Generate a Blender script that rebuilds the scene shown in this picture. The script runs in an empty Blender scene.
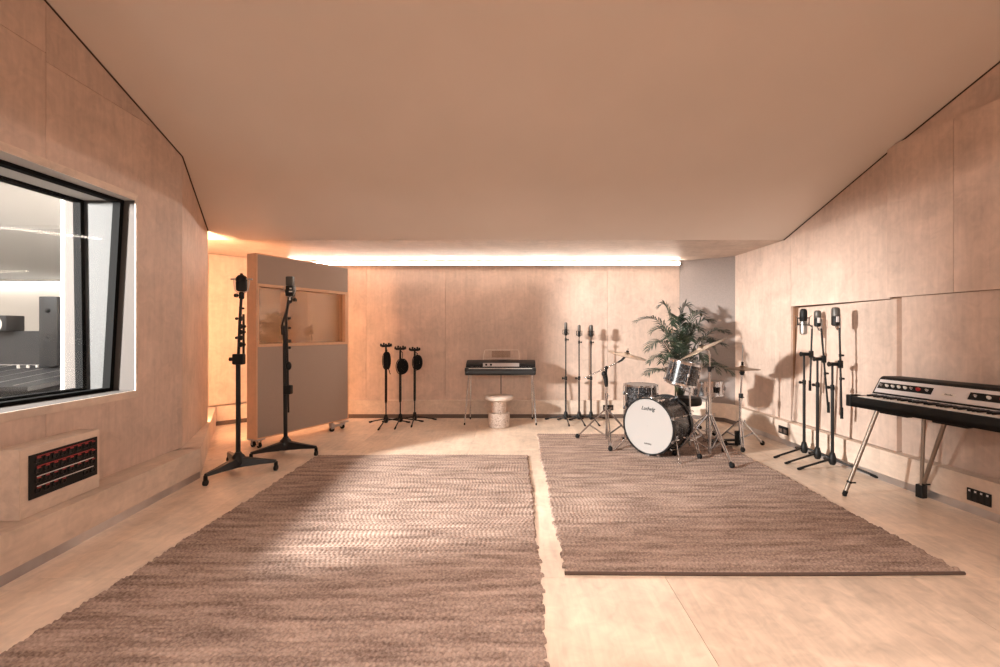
import bpy, bmesh, math, random
import numpy as np
from mathutils import Vector, Matrix
PI = math.pi
random.seed(7)
SC = bpy.context.scene
COL = SC.collection
F, CX, CY, CH = 450.0, 516.0, 331.0, 1.25       # focal length in px, vanishing point, camera height

def V(*a): return Vector(a)
# ------------------------------------------------------------------ materials
def mat(name, col, rough=0.5, metal=0.0, coat=0.0, spec=None):
    m = bpy.data.materials.new(name); m.use_nodes = True
    b = m.node_tree.nodes['Principled BSDF']
    b.inputs['Base Color'].default_value = (*col, 1)
    b.inputs['Roughness'].default_value = rough
    b.inputs['Metallic'].default_value = metal
    b.inputs['Coat Weight'].default_value = coat
    if spec is not None: b.inputs['Specular IOR Level'].default_value = spec
    return m

def N(m, t, **k):
    n = m.node_tree.nodes.new(t)
    for a, v in k.items():
        if a in n.inputs: n.inputs[a].default_value = v
        else: setattr(n, a, v)
    return n
def L(m, a, ao, b, bi): m.node_tree.links.new(a.outputs[ao], b.inputs[bi])

def vary(m, c1, c2, scale=40, detail=4, stretch=(1, 1, 1), bump=0.0, lo=0.35, hi=0.65):
    b = m.node_tree.nodes['Principled BSDF']
    tc = N(m, 'ShaderNodeTexCoord'); mp = N(m, 'ShaderNodeMapping'); mp.inputs['Scale'].default_value = stretch
    nz = N(m, 'ShaderNodeTexNoise'); nz.inputs['Scale'].default_value = scale; nz.inputs['Detail'].default_value = detail
    cr = N(m, 'ShaderNodeValToRGB')
    cr.color_ramp.elements[0].color = (*c1, 1); cr.color_ramp.elements[1].color = (*c2, 1)
    cr.color_ramp.elements[0].position = lo; cr.color_ramp.elements[1].position = hi
    L(m, tc, 'Object', mp, 'Vector'); L(m, mp, 'Vector', nz, 'Vector'); L(m, nz, 'Fac', cr, 'Fac'); L(m, cr, 'Color', b, 'Base Color')
    if bump:
        bp = N(m, 'ShaderNodeBump'); bp.inputs['Strength'].default_value = bump; bp.inputs['Distance'].default_value = 0.004
        L(m, nz, 'Fac', bp, 'Height'); L(m, bp, 'Normal', b, 'Normal')
    return m

def plywood(name, base, rough=0.5, grain='V', knots=True, contrast=1.0, coat=0.0):
    """birch plywood: long soft grain, cloudy figure, slight tone change from sheet to sheet"""
    m = mat(name, base, rough, coat=coat)
    b = m.node_tree.nodes['Principled BSDF']
    geo = N(m, 'ShaderNodeNewGeometry'); tc = N(m, 'ShaderNodeTexCoord')
    off = N(m, 'ShaderNodeVectorMath', operation='MULTIPLY_ADD')
    cmb = N(m, 'ShaderNodeCombineXYZ')
    for ax in 'XYZ': L(m, geo, 'Random Per Island', cmb, ax)
    L(m, cmb, 0, off, 0); off.inputs[1].default_value = (13, 17, 11); L(m, tc, 'Object', off, 2)
    mp = N(m, 'ShaderNodeMapping')
    mp.inputs['Scale'].default_value = {'V': (9, 9, .9), 'Y': (9, .9, 9), 'X': (.9, 9, 9)}[grain]
    L(m, off, 0, mp, 'Vector')
    g = N(m, 'ShaderNodeTexNoise'); g.inputs['Scale'].default_value = 2.6; g.inputs['Detail'].default_value = 7; g.inputs['Roughness'].default_value = .62; g.inputs['Distortion'].default_value = .6
    L(m, mp, 'Vector', g, 'Vector')
    c = N(m, 'ShaderNodeTexNoise'); c.inputs['Scale'].default_value = 2.1; c.inputs['Detail'].default_value = 4; c.inputs['Distortion'].default_value = .8
    L(m, off, 0, c, 'Vector')
    f = N(m, 'ShaderNodeTexNoise'); f.inputs['Scale'].default_value = 11; f.inputs['Detail'].default_value = 5; f.inputs['Distortion'].default_value = 1.4
    L(m, off, 0, f, 'Vector')
    def scaled(node, out, k, mid):
        s = N(m, 'ShaderNodeMath', operation='SUBTRACT'); L(m, node, out, s, 0); s.inputs[1].default_value = mid
        t = N(m, 'ShaderNodeMath', operation='MULTIPLY'); L(m, s, 0, t, 0); t.inputs[1].default_value = k * contrast
        return t
    a1 = scaled(g, 'Fac', .40, .5); a2 = scaled(c, 'Fac', .62, .5); a3 = scaled(geo, 'Random Per Island', .09, .5); a4 = scaled(f, 'Fac', .38, .5)
    s = N(m, 'ShaderNodeMath', operation='ADD'); L(m, a1, 0, s, 0); L(m, a2, 0, s, 1)
    s2 = N(m, 'ShaderNodeMath', operation='ADD'); L(m, s, 0, s2, 0); L(m, a3, 0, s2, 1)
    s3 = N(m, 'ShaderNodeMath', operation='ADD'); L(m, s2, 0, s3, 0); L(m, a4, 0, s3, 1)
    s4 = N(m, 'ShaderNodeMath', operation='ADD'); L(m, s3, 0, s4, 0); s4.inputs[1].default_value = 1.0
    last = s4
    if knots:
        v = N(m, 'ShaderNodeTexVoronoi'); v.inputs['Scale'].default_value = 1.5; v.inputs['Randomness'].default_value = 1
        L(m, off, 0, v, 'Vector')
        k = N(m, 'ShaderNodeMapRange'); k.inputs['From Min'].default_value = .02; k.inputs['From Max'].default_value = .10
        k.inputs['To Min'].default_value = .90; k.inputs['To Max'].default_value = 1.0
        L(m, v, 'Distance', k, 'Value')
        mu = N(m, 'ShaderNodeMath', operation='MULTIPLY'); L(m, s4, 0, mu, 0); L(m, k, 0, mu, 1); last = mu
    vm = N(m, 'ShaderNodeVectorMath', operation='SCALE'); vm.inputs[0].default_value = base; L(m, last, 0, vm, 'Scale')
    L(m, vm, 0, b, 'Base Color')
    return m

M = {}
WOOD = (.60, .465, .39)
M['ply'] = plywood('birch_plywood_wall', WOOD, .55)
M['ply_kick'] = plywood('birch_plywood_plinth', (.66, .54, .45), .5, 'Y')
M['ply_soffit'] = plywood('birch_plywood_soffit', (.62, .52, .45), .5, 'X', knots=False)
M['floor'] = plywood('birch_plywood_floor', (.73, .58, .46), .30, 'Y', contrast=1.3, coat=.0)
M['ply_edge'] = mat('plywood_edge', (.36, .21, .13), .6)
M['void'] = mat('dark_gap', (.06, .035, .025), .9)
M['ceiling'] = vary(mat('stretched_ceiling_fabric', (.5, .37, .29), .9), (.70, .63, .57), (.73, .655, .595), 1.4, 2)
M['grey_wall'] = vary(mat('grey_wall_fabric', (.33, .28, .26), .9), (.27, .23, .215), (.30, .255, .235), 60, 3)
M['gobo_fabric'] = vary(mat('taupe_baffle_fabric', (.30, .235, .2), .95), (.35, .27, .225), (.40, .315, .265), 260, 2, bump=.15)
M['gobo_wood'] = plywood('glow_tinted_plywood_edge', (.66, .40, .25), .45, 'V', knots=False, contrast=.6)  # wood colour pushed to orange to carry the slot strip's glow
M['black'] = mat('matt_black_metal', (.008, .008, .008), .5, spec=.25)
M['black_gloss'] = mat('gloss_black', (.007, .007, .008), .3, coat=.15, spec=.3)
M['rubber'] = mat('black_rubber', (.009, .009, .009), .75, spec=.2)
M['black_pole'] = mat('black_painted_tube', (.008, .0075, .0075), .38, 0, spec=.3)
M['chrome'] = mat('chrome', (.66, .68, .71), .13, 1)
M['steel'] = mat('brushed_steel', (.36, .35, .34), .4, 1)
M['alu'] = vary(mat('brushed_aluminium', (.6, .58, .58), .36, .85), (.40, .37, .37), (.72, .70, .70), 2.5, 3)
M['toe_dark'] = mat('dark_toe_strip', (.11, .075, .06), .5)
M['brass'] = mat('cymbal_bronze', (.30, .23, .165), .36, 1)
M['brass_dark'] = mat('aged_cymbal_bronze', (.20, .14, .09), .4, 1)
M['white'] = mat('coated_drumhead', (.34, .315, .30), .7, spec=.2)
M['white_key'] = mat('ivory_key', (.78, .74, .70), .3)
M['silver'] = mat('silver_panel', (.68, .64, .64), .4, 0)
M['red'] = mat('red_plastic', (.36, .02, .022), .4)
M['grille'] = mat('dark_wire_mesh', (.10, .092, .085), .45, .5)
M['tube'] = mat('dull_nickel_tube', (.34, .29, .25), .42, 1)
M['mark'] = mat('printed_black_ink', (.02, .02, .02), .6)
M['terrazzo_top'] = mat('pale_pink_stone', (.74, .64, .57), .55)
M['leaf'] = vary(mat('palm_leaf', (.04, .08, .035), .4), (.008, .018, .013), (.045, .07, .04), 5, 3)
M['stem'] = mat('palm_stem', (.10, .10, .045), .6)
M['pot'] = mat('dark_pot', (.05, .045, .04), .6)
M['soil'] = mat('potting_soil', (.03, .02, .015), .95)
M['frame_dark'] = mat('dark_window_gasket', (.007, .007, .007), .85, spec=.05)
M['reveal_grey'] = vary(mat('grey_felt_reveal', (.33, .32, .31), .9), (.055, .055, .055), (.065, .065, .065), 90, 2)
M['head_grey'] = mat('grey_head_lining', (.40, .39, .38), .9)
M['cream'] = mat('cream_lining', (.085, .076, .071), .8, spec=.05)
M['cr_wall'] = mat('control_room_wall', (.62, .57, .52), .8)
M['cr_ceiling'] = mat('control_room_ceiling', (.48, .47, .46), .85)
M['cr_floor'] = mat('control_room_floor', (.3, .26, .23), .5)
M['desk'] = mat('charcoal_desk', (.028, .028, .03), .45)
M['wire'] = mat('pale_wire', (.80, .70, .62), .5, .1)

def glass(name, tint, refl):
    m = bpy.data.materials.new(name); m.use_nodes = True
    nt = m.node_tree; nt.nodes.clear()
    o = nt.nodes.new('ShaderNodeOutputMaterial'); mx = nt.nodes.new('ShaderNodeMixShader')
    t = nt.nodes.new('ShaderNodeBsdfTransparent'); g = nt.nodes.new('ShaderNodeBsdfGlossy')
    t.inputs['Color'].default_value = (*tint, 1); g.inputs['Roughness'].default_value = .03
    g.inputs['Color'].default_value = (.9, .9, .9, 1)
    mx.inputs[0].default_value = refl
    nt.links.new(t.outputs[0], mx.inputs[1]); nt.links.new(g.outputs[0], mx.inputs[2]); nt.links.new(mx.outputs[0], o.inputs[0])
    return m
M['glass'] = glass('studio_glass', (.93, .94, .94), .006)
M['smoked'] = glass('hazy_baffle_glass', (.74, .72, .68), .10)
M['acrylic'] = glass('clear_acrylic', (.86, .84, .82), .06)

def emis(name, col, s):
    m = bpy.data.materials.new(name); m.use_nodes = True
    b = m.node_tree.nodes['Principled BSDF']
    b.inputs['Base Color'].default_value = (.8, .8, .8, 1)
    b.inputs['Emission Color'].default_value = (*col, 1); b.inputs['Emission Strength'].default_value = s
    return m
WARM = (1.0, .70, .50)
M['led'] = emis('cove_led_light', (1.0, .86, .74), 40)
M['led_slot'] = emis('slot_led_light', (1.0, .56, .29), 125)
M['led_cr'] = emis('control_room_led_light', (1.0, .93, .86), 14)

# pearl drum wrap: black with silvery flakes
m = mat('black_oyster_pearl', (.02, .02, .022), .24, coat=.2)
b = m.node_tree.nodes['Principled BSDF']
tc = N(m, 'ShaderNodeTexCoord'); vo = N(m, 'ShaderNodeTexNoise'); vo.inputs['Scale'].default_value = 24; vo.inputs['Detail'].default_value = 2; vo.inputs['Distortion'].default_value = 3.5
cr = N(m, 'ShaderNodeValToRGB'); e = cr.color_ramp.elements
e[0].position = .50; e[0].color = (.007, .007, .008, 1); e[1].position = .72; e[1].color = (.20, .20, .21, 1)
L(m, tc, 'Object', vo, 'Vector'); L(m, vo, 'Fac', cr, 'Fac'); L(m, cr, 'Color', b, 'Base Color')
M['pearl'] = m
# terrazzo
m = mat('speckled_terrazzo', (.6, .5, .45), .55)
b = m.node_tree.nodes['Principled BSDF']
tc = N(m, 'ShaderNodeTexCoord'); vo = N(m, 'ShaderNodeTexVoronoi'); vo.inputs['Scale'].default_value = 85
cr = N(m, 'ShaderNodeValToRGB'); cr.color_ramp.interpolation = 'CONSTANT'
e = cr.color_ramp.elements; e[0].color = (.58, .47, .40, 1); e[0].position = 0
e[1].position = .35; e[1].color = (.68, .58, .51, 1)
for p, c in ((.6, (.50, .39, .32)), (.72, (.66, .56, .5)), (.93, (.36, .27, .22))):
    x = e.new(p); x.color = (*c, 1)
sp = N(m, 'ShaderNodeSeparateColor'); L(m, tc, 'Object', vo, 'Vector'); L(m, vo, 'Color', sp, 0); L(m, sp, 0, cr, 'Fac'); L(m, cr, 'Color', b, 'Base Color')
M['terrazzo'] = m
# jute rug
def rug_mat():
    m = mat('braided_jute', (.42, .30, .22), .95, spec=.1)
    b = m.node_tree.nodes['Principled BSDF']
    tc = N(m, 'ShaderNodeTexCoord')
    mp = N(m, 'ShaderNodeMapping'); mp.inputs['Scale'].default_value = (1.3, 9, 1)
    n1 = N(m, 'ShaderNodeTexNoise'); n1.inputs['Scale'].default_value = 2.2; n1.inputs['Detail'].default_value = 5
    n2 = N(m, 'ShaderNodeTexNoise'); n2.inputs['Scale'].default_value = 75; n2.inputs['Detail'].default_value = 3
    L(m, tc, 'Object', mp, 'Vector'); L(m, mp, 'Vector', n1, 'Vector'); L(m, tc, 'Object', n2, 'Vector')
    ad = N(m, 'ShaderNodeMath', operation='ADD'); h1 = N(m, 'ShaderNodeMath', operation='MULTIPLY'); h1.inputs[1].default_value = .55
    h2 = N(m, 'ShaderNodeMath', operation='MULTIPLY'); h2.inputs[1].default_value = .45
    L(m, n1, 'Fac', h1, 0); L(m, n2, 'Fac', h2, 0); L(m, h1, 0, ad, 0); L(m, h2, 0, ad, 1)
    cr = N(m, 'ShaderNodeValToRGB'); e = cr.color_ramp.elements
    e[0].position = .36; e[0].color = (.16, .108, .088, 1); e[1].position = .64; e[1].color = (.50, .375, .31, 1)
    L(m, ad, 0, cr, 'Fac'); L(m, cr, 'Color', b, 'Base Color')
    return m
M['jute'] = rug_mat()
M['jute_edge'] = mat('brown_rug_binding', (.10, .062, .048), .9)

# ------------------------------------------------------------------ mesh builder
class MB:
    def __init__(s): s.bm = bmesh.new()
    def _m(s, mtx, vs):
        if mtx is not None:
            for v in vs: v.co = mtx @ v.co
    def box(s, c, size, rot=None, bevel=0, mtx=None):
        r = bmesh.ops.create_cube(s.bm, size=1)
        vs = r['verts']
        R = Matrix.LocRotScale(Vector(c), rot.to_quaternion() if rot else None, Vector(size))
        for v in vs: v.co = R @ v.co
        if bevel:
            es = list({e for v in vs for e in v.link_edges})
            rr = bmesh.ops.bevel(s.bm, geom=es, offset=bevel, segments=2, profile=.6, affect='EDGES')
            vs = rr['verts']
        s._m(mtx, vs); return s
    def tube(s, pts, r, seg=12, cap=True):
        """tube along a polyline; r number or list"""
        pts = [Vector(p) for p in pts]; n = len(pts)
        rs = r if isinstance(r, (list, tuple)) else [r] * n
        rings = []; up = None
        for i, p in enumerate(pts):
            d = (pts[min(i + 1, n - 1)] - pts[max(i - 1, 0)]).normalized()
            if up is None:
                up = Vector((0, 0, 1)) if abs(d.z) < .9 else Vector((1, 0, 0))
            a = d.cross(up).normalized(); bb = a.cross(d).normalized(); up = bb
            rings.append([s.bm.verts.new(p + (a * math.cos(2 * PI * k / seg) + bb * math.sin(2 * PI * k / seg)) * rs[i]) for k in range(seg)])
        for i in range(n - 1):
            for k in range(seg):
                s.bm.faces.new((rings[i][k], rings[i][(k + 1) % seg], rings[i + 1][(k + 1) % seg], rings[i + 1][k]))
        if cap:
            s.bm.faces.new(rings[0][::-1]); s.bm.faces.new(rings[-1])
        return s
    def lathe(s, prof, seg=32, mtx=None, cap=True):
        """prof: list of (r,z), revolved about z"""
        rings = []
        for r, z in prof:
            rings.append([s.bm.verts.new((max(r, 1e-5) * math.cos(2 * PI * k / seg), max(r, 1e-5) * math.sin(2 * PI * k / seg), z)) for k in range(seg)])
        for i in range(len(rings) - 1):
            for k in range(seg):
                s.bm.faces.new((rings[i][k], rings[i][(k + 1) % seg], rings[i + 1][(k + 1) % seg], rings[i + 1][k]))
        if cap:
            s.bm.faces.new(rings[0][::-1]); s.bm.faces.new(rings[-1])
        s._m(mtx, [v for q in rings for v in q]); return s
    def torus(s, R, r, seg=32, ss=8, mtx=None, a0=0, a1=2 * PI):
        full = abs(a1 - a0 - 2 * PI) < 1e-6
        n = seg if full else seg + 1
        rings = []
        for i in range(n):
            a = a0 + (a1 - a0) * i / seg
            rings.append([s.bm.verts.new(((R + r * math.cos(2 * PI * k / ss)) * math.cos(a), (R + r * math.cos(2 * PI * k / ss)) * math.sin(a), r * math.sin(2 * PI * k / ss))) for k in range(ss)])
        for i in range(seg):
            A, B = rings[i], rings[(i + 1) % n]
            for k in range(ss): s.bm.faces.new((A[k], B[k], B[(k + 1) % ss], A[(k + 1) % ss]))
        if not full: s.bm.faces.new(rings[0]); s.bm.faces.new(rings[-1][::-1])
        s._m(mtx, [v for q in rings for v in q]); return s
    def ball(s, c, r, sc=(1, 1, 1), seg=16):
        rr = bmesh.ops.create_uvsphere(s.bm, u_segments=seg, v_segments=seg // 2 + 2, radius=1)
        for v in rr['verts']: v.co = Vector((v.co.x * r * sc[0], v.co.y * r * sc[1], v.co.z * r * sc[2])) + Vector(c)
        return s
    def prism(s, poly, vec):
        """3-D polygon extruded by vec"""
        vec = Vector(vec); a = [s.bm.verts.new(Vector(p)) for p in poly]; b = [s.bm.verts.new(Vector(p) + vec) for p in poly]
        n = len(a); s.bm.faces.new(a); s.bm.faces.new(b[::-1])
        for i in range(n): s.bm.faces.new((a[i], b[i], b[(i + 1) % n], a[(i + 1) % n]))
        return s
    def hexa(s, lo, hi):
        """solid between two matching loops"""
        a = [s.bm.verts.new(Vector(p)) for p in lo]; b = [s.bm.verts.new(Vector(p)) for p in hi]; n = len(a)
        s.bm.faces.new(a[::-1]); s.bm.faces.new(b)
        for i in range(n): s.bm.faces.new((a[i], a[(i + 1) % n], b[(i + 1) % n], b[i]))
        return s
    def face(s, pts): s.bm.faces.new([s.bm.verts.new(Vector(p)) for p in pts]); return s
    def mesh(s, name, smooth=True, mtx=None):
        bm = s.bm
        if mtx is not None: bm.transform(mtx)
        bmesh.ops.recalc_face_normals(bm, faces=bm.faces)
        for f in bm.faces: f.smooth = smooth
        for e in bm.edges:
            if len(e.link_faces) == 2 and e.calc_face_angle(0) > math.radians(38): e.smooth = False
        me = bpy.data.meshes.new(name); bm.to_mesh(me); bm.free(); return me
    def build(s, name, m, parent=None, smooth=True, loc=None, label=None):
        me = s.mesh(name, smooth); me.materials.append(m)
        o = bpy.data.objects.new(name, me); COL.objects.link(o)
        if parent: o.parent = parent
        if loc: o.location = loc
        if label: o['label'] = label
        return o

def empty(name, label, cat, loc=(0, 0, 0), rz=0, group=None):
    o = bpy.data.objects.new(name, None); COL.objects.link(o)
    o.empty_display_size = .1
    o.location = loc; o.rotation_euler = (0, 0, rz); return tag(o, label, cat, group)
def tag(o, label, cat, group=None):
    o['label'] = label; o['category'] = cat
    if group: o['group'] = group
    return o
def struct(o): o['kind'] = 'structure'; return o
def text(name, s, size, m, parent, mtx, shear=0.0, depth=.0006, width=1.0):
    cu = bpy.data.curves.new(name, 'FONT'); cu.body = s; cu.size = size; cu.shear = shear; cu.extrude = depth
    cu.align_x = 'CENTER'; cu.align_y = 'CENTER'; cu.offset = size * .022; cu.resolution_u = 4
    t = bpy.data.objects.new(name + '_curve', cu); COL.objects.link(t)
    dg = bpy.context.evaluated_depsgraph_get()
    me = bpy.data.meshes.new_from_object(t.evaluated_get(dg)); bpy.data.objects.remove(t)
    me.transform(mtx @ Matrix.Diagonal((width, 1, 1, 1))); me.materials.clear(); me.materials.append(m)
    o = bpy.data.objects.new(name, me); COL.objects.link(o); o.parent = parent; return o

# ------------------------------------------------------------------ the room
CE0, CEK = 4.19, .375                      # sloping ceiling: z = CE0 - CEK*y
def ceil_z(y): return CE0 - CEK * y

def panel(mb, A, B, poly, th, gap=.0015, out=1, off=0.0):
    """sheet standing on plan line A->B; poly in (metres along, height); th = thickness away from the room"""
    A = Vector((*A, 0)); B = Vector((*B, 0)); d = (B - A).normalized(); n = Vector((d.y, -d.x, 0)) * out
    cx = sum(p[0] for p in poly) / len(poly); cz = sum(p[1] for p in poly) / len(poly)
    P = []
    for t, z in poly:
        t2 = t + (gap if t < cx else -gap); z2 = z + (gap if z < cz else -gap)
        P.append(A + d * t2 + V(0, 0, z2) + n * off)
    mb.prism(P, n * th)

def ln(A, B): return (Vector(A) - Vector(B)).length
def rect(t0, t1, z0, z1): return [(t0, z0), (t1, z0), (t1, z1), (t0, z1)]

# floor: plywood sheets
mb = MB()
xs = [-4.1, -2.98, -1.73, -.49, .757, 2.01, 3.25, 4.3]
for i in range(len(xs) - 1):
    ys = [-3.4, -.16, 2.28, 4.72, 6.7] if i % 1 == 0 else []
    for j in range(len(ys) - 1):
        x0, x1, y0, y1 = xs[i] + .001, xs[i + 1] - .001, ys[j] + .001, ys[j + 1] - .001
        mb.box(((x0 + x1) / 2, (y0 + y1) / 2, -.01), (x1 - x0, y1 - y0, .02))
struct(mb.build('floor', M['floor'], smooth=False))
mb = MB(); mb.box((0, 1.6, -.045), (9, 10.2, .05)); struct(mb.build('trim_1', M['void'], smooth=False))

# left wall ------------------------------------------------------
WL0, WL1 = (-2.80 - .071 * (-3.2 - 3.03), -3.2), (-2.80 - .071 * (3.85 - 3.03), 3.85)
def xl(y): return -2.80 - .071 * (y - 3.03)
k = math.sqrt(1 + .071 ** 2)
def ty(y): return (y + 3.2) * k
WY0, WY1, WZ0, WZ1 = 1.66, 3.33, .81, 2.215
cz = .05
mb = MB(); T = .024
for poly in (rect(ty(-3.2), ty(1.2), .0, 4.3),
             rect(ty(1.2), ty(WY0 - cz), .0, 4.3),
             rect(ty(WY0 - cz), ty(2.655), .0, WZ0 - cz),
             rect(ty(WY0 - cz), ty(2.655), WZ1 + cz, 2.89),
             rect(ty(WY0 - cz), ty(2.655), 2.89, 4.3),
             rect(ty(2.655), ty(3.85), 2.84, 4.3)):
    panel(mb, WL0, WL1, poly, T, out=-1)
a, c = ty(2.655), ty(3.85)
panel(mb, WL0, WL1, [(a + .0015, 0), (c, 0), (c, 2.8385), (a + .0015, 2.8385), (a + .0015, WZ1 + cz), (ty(WY1 + .012), WZ1 + cz), (ty(WY1 + .012), WZ0 - cz), (a + .0015, WZ0 - cz)], T, gap=0, out=-1)
L0 = struct(mb.build('wall_left', M['ply'], smooth=False))
F0, F1 = WL1, (-3.37, 4.92)
mb = MB()
panel(mb, F0, F1, rect(.002, ln(F0, F1), 0, 2.9), .03, gap=0, out=-1)
panel(mb, (-3.50, 4.86), (-4.04, 5.87), rect(0, 1.15, 0, 2.6), .03, gap=0, out=-1)
panel(mb, (-3.33, 4.77), (-3.60, 4.80), rect(0, .27, 0, 2.9), .02, gap=0, out=1)
mb.build('left_return', M['ply'], L0, smooth=False)
# backing behind the sheets (keeps the gaps dark and the room light-tight)
mb = MB()
for poly in (rect(0, ty(WY0 - cz), 0, 4.4), rect(ty(WY0 - cz), ty(WY1 + .012), 0, WZ0 - .02), rect(ty(WY0 - cz), ty(WY1 + .012), WZ1 + .02, 4.4), rect(ty(WY1 + .012), ty(3.9), 0, 4.4)):
    panel(mb, WL0, WL1, poly, .02, gap=0, out=-1, off=T + .002)
mb.build('backing', M['void'], L0, smooth=False)

# slanted back left panel, back wall, grey wall
mb = MB()
S0, S1 = (-4.02, 5.89), (-3.42, 6.52)
panel(mb, S0, S1, rect(0, ln(S0, S1), .275, 2.262), .024, out=-1, gap=0)
panel(mb, (S0[0] - .05, S0[1] - .0), S1, rect(0, ln(S0, S1) + .05, 0, 2.6), .03, out=-1, gap=0, off=.03)
bx = [-3.42, -2.17, -1.02, .16, 1.325, 2.37]
for i in range(5):
    panel(mb, (-3.42, 6.52), (2.37, 6.52), rect(bx[i] + 3.42, bx[i + 1] + 3.42, .2, 2.6), .024, out=-1)
panel(mb, (-3.6, 6.56), (2.7, 6.56), rect(0, 6.3, 0, 2.7), .03, out=-1, gap=0)
struct(mb.build('wall_back', M['ply'], smooth=False))
mb = MB(); G0, G1 = (2.37, 6.52), (2.97, 6.10)
panel(mb, G0, G1, rect(0, ln(G0, G1), 0, 2.6), .05, out=-1, gap=0)
struct(mb.build('wall_back_right', M['grey_wall'], smooth=False))

# right wall
R = [(2.97, 6.10), (3.043, 4.98), (3.15, 3.79), (3.248, 3.02), (3.36, 1.8), (3.72, -3.2)]
mb = MB()
l0 = ln(R[0], R[1]); l1 = ln(R[1], R[2]); l2 = ln(R[2], R[3]); l3 = ln(R[3], R[4]); l4 = ln(R[4], R[5])
panel(mb, R[0], R[1], rect(0, l0, 0, 3.1), .024, out=-1)
panel(mb, R[1], R[2], rect(0, l1, 1.52, 3.1), .024, out=-1)
t3 = l2 * .66
panel(mb, R[2], R[3], rect(.10, l2 + .0, 0, 1.53), .024, out=-1)
panel(mb, R[2], R[3], rect(0, t3, 1.53, 2.80), .024, out=-1, off=-.028)
panel(mb, R[2], R[3], rect(t3, l2 + l3 * .2, 1.53, 2.80), .024, out=-1, off=-.028)
panel(mb, R[2], R[3], rect(0, l2, 2.80, 3.4), .024, out=-1)
panel(mb, R[3], R[4], rect(0, l3, 0, 1.53), .024, out=-1)
panel(mb, R[3], R[4], rect(.0, l3, 1.53, 4.1), .024, out=-1)
panel(mb, R[4], R[5], rect(0, l4, 0, 4.2), .024, out=-1)
RW = struct(mb.build('wall_right', M['ply'], smooth=False))
# tilted sheet standing proud of the right wall
mb = MB()
def rp(t, z, o):
    A = Vector((*R[1], 0)); d = (Vector((*R[2], 0)) - A).normalized(); n = Vector((d.y, -d.x, 0)) * -1
    return A + d * t + n * o + V(0, 0, z)
lo = [rp(.012, .262, .004), rp(l1 + .10, .262, -.040), rp(l1 + .10, 1.512, -.040), rp(.02, 1.505, .075)]
hi = [rp(.012, .262, .024), rp(l1 + .10, .262, .012), rp(l1 + .10, 1.512, .012), rp(.02, 1.505, .095)]
mb.hexa(lo, hi); mb.build('tilted_panel', M['ply'], RW, smooth=False)
mb = MB()
panel(mb, R[1], R[2], rect(-.05, l1 + .12, 0, 1.6), .02, gap=0, out=-1, off=.11)
panel(mb, R[0], R[1], rect(-.02, l0, 0, 3.3), .02, gap=0, out=-1, off=.026)
panel(mb, R[1], R[2], rect(0, l1, 1.53, 3.3), .02, gap=0, out=-1, off=.026)
panel(mb, R[2], R[3], rect(0, l2, 0, 3.6), .02, gap=0, out=-1, off=.026)
panel(mb, R[3], R[4], rect(0, l3, 0, 4.1), .02, gap=0, out=-1, off=.026)
mb.box((3.14, 5.0, .8), (.15, .02, 1.6))
mb.build('backing', M['ply_edge'], RW, smooth=False)

# rear wall behind the camera
mb = MB(); mb.box((.4, -3.25, 2.2), (7.2, .1, 4.4)); struct(mb.build('wall_rear', M['ply'], smooth=False))

# ceiling: big sloping fabric plane, flat ridge, rear slope
mb = MB()
prof = [(5.094, ceil_z(5.094)), (2.1, ceil_z(2.1)), (.2, ceil_z(2.1)), (-1.7, 2.28), (-3.2, 2.262)]
A = [V(-4.35, y, z) for y, z in prof]; B = [V(4.1, y, z) for y, z in prof]
for i in range(4):
    mb.hexa([A[i], B[i], B[i + 1], A[i + 1]], [p + V(0, 0, .05) for p in (A[i], B[i], B[i + 1], A[i + 1])])
struct(mb.build('ceiling', M['ceiling'], smooth=False))
# low plywood soffit over the back of the room
mb = MB()
z0, z1 = ceil_z(5.094), 2.262
a = [V(-4.35, 5.094, z0), V(3.35, 5.094, z0), V(3.35, 6.43, z1), V(-4.35, 6.43, z1)]
mb.hexa(a, [p + V(0, 0, .04) for p in a])
struct(mb.build('trim_2', M['ply_soffit'], smooth=False))
mb = MB()
mb.box((-.5, 6.5, 2.41), (8.2, .16, .02)); mb.box((-.5, 6.42, 2.35), (8.2, .02, .12))
struct(mb.build('trim_3', M['ply_soffit'], smooth=False))

mb = MB()
pts = [V(xl(y) + .004, y, ceil_z(y) - .003) for y in (2.1, 2.8, 3.5, 3.85)] + [V(-3.365, 4.92, ceil_z(4.92) - .003)]
mb.tube(pts, .006, 6); struct(mb.build('shadow_line_left', M['void']))  # dark line drawn in for the shade where left wall meets ceiling
mb = MB(); pts = [V(x - .004 - (.03 if y == 3.8 else 0), y, ceil_z(y) - .003) for x, y in ((3.345, 2.1), (3.248, 3.02), (3.15, 3.79), (3.043, 4.98), (3.033, 5.09))]
mb.tube(pts, .006, 6); struct(mb.build('shadow_line_right', M['void']))  # same drawn-in shade line along the right wall

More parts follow.
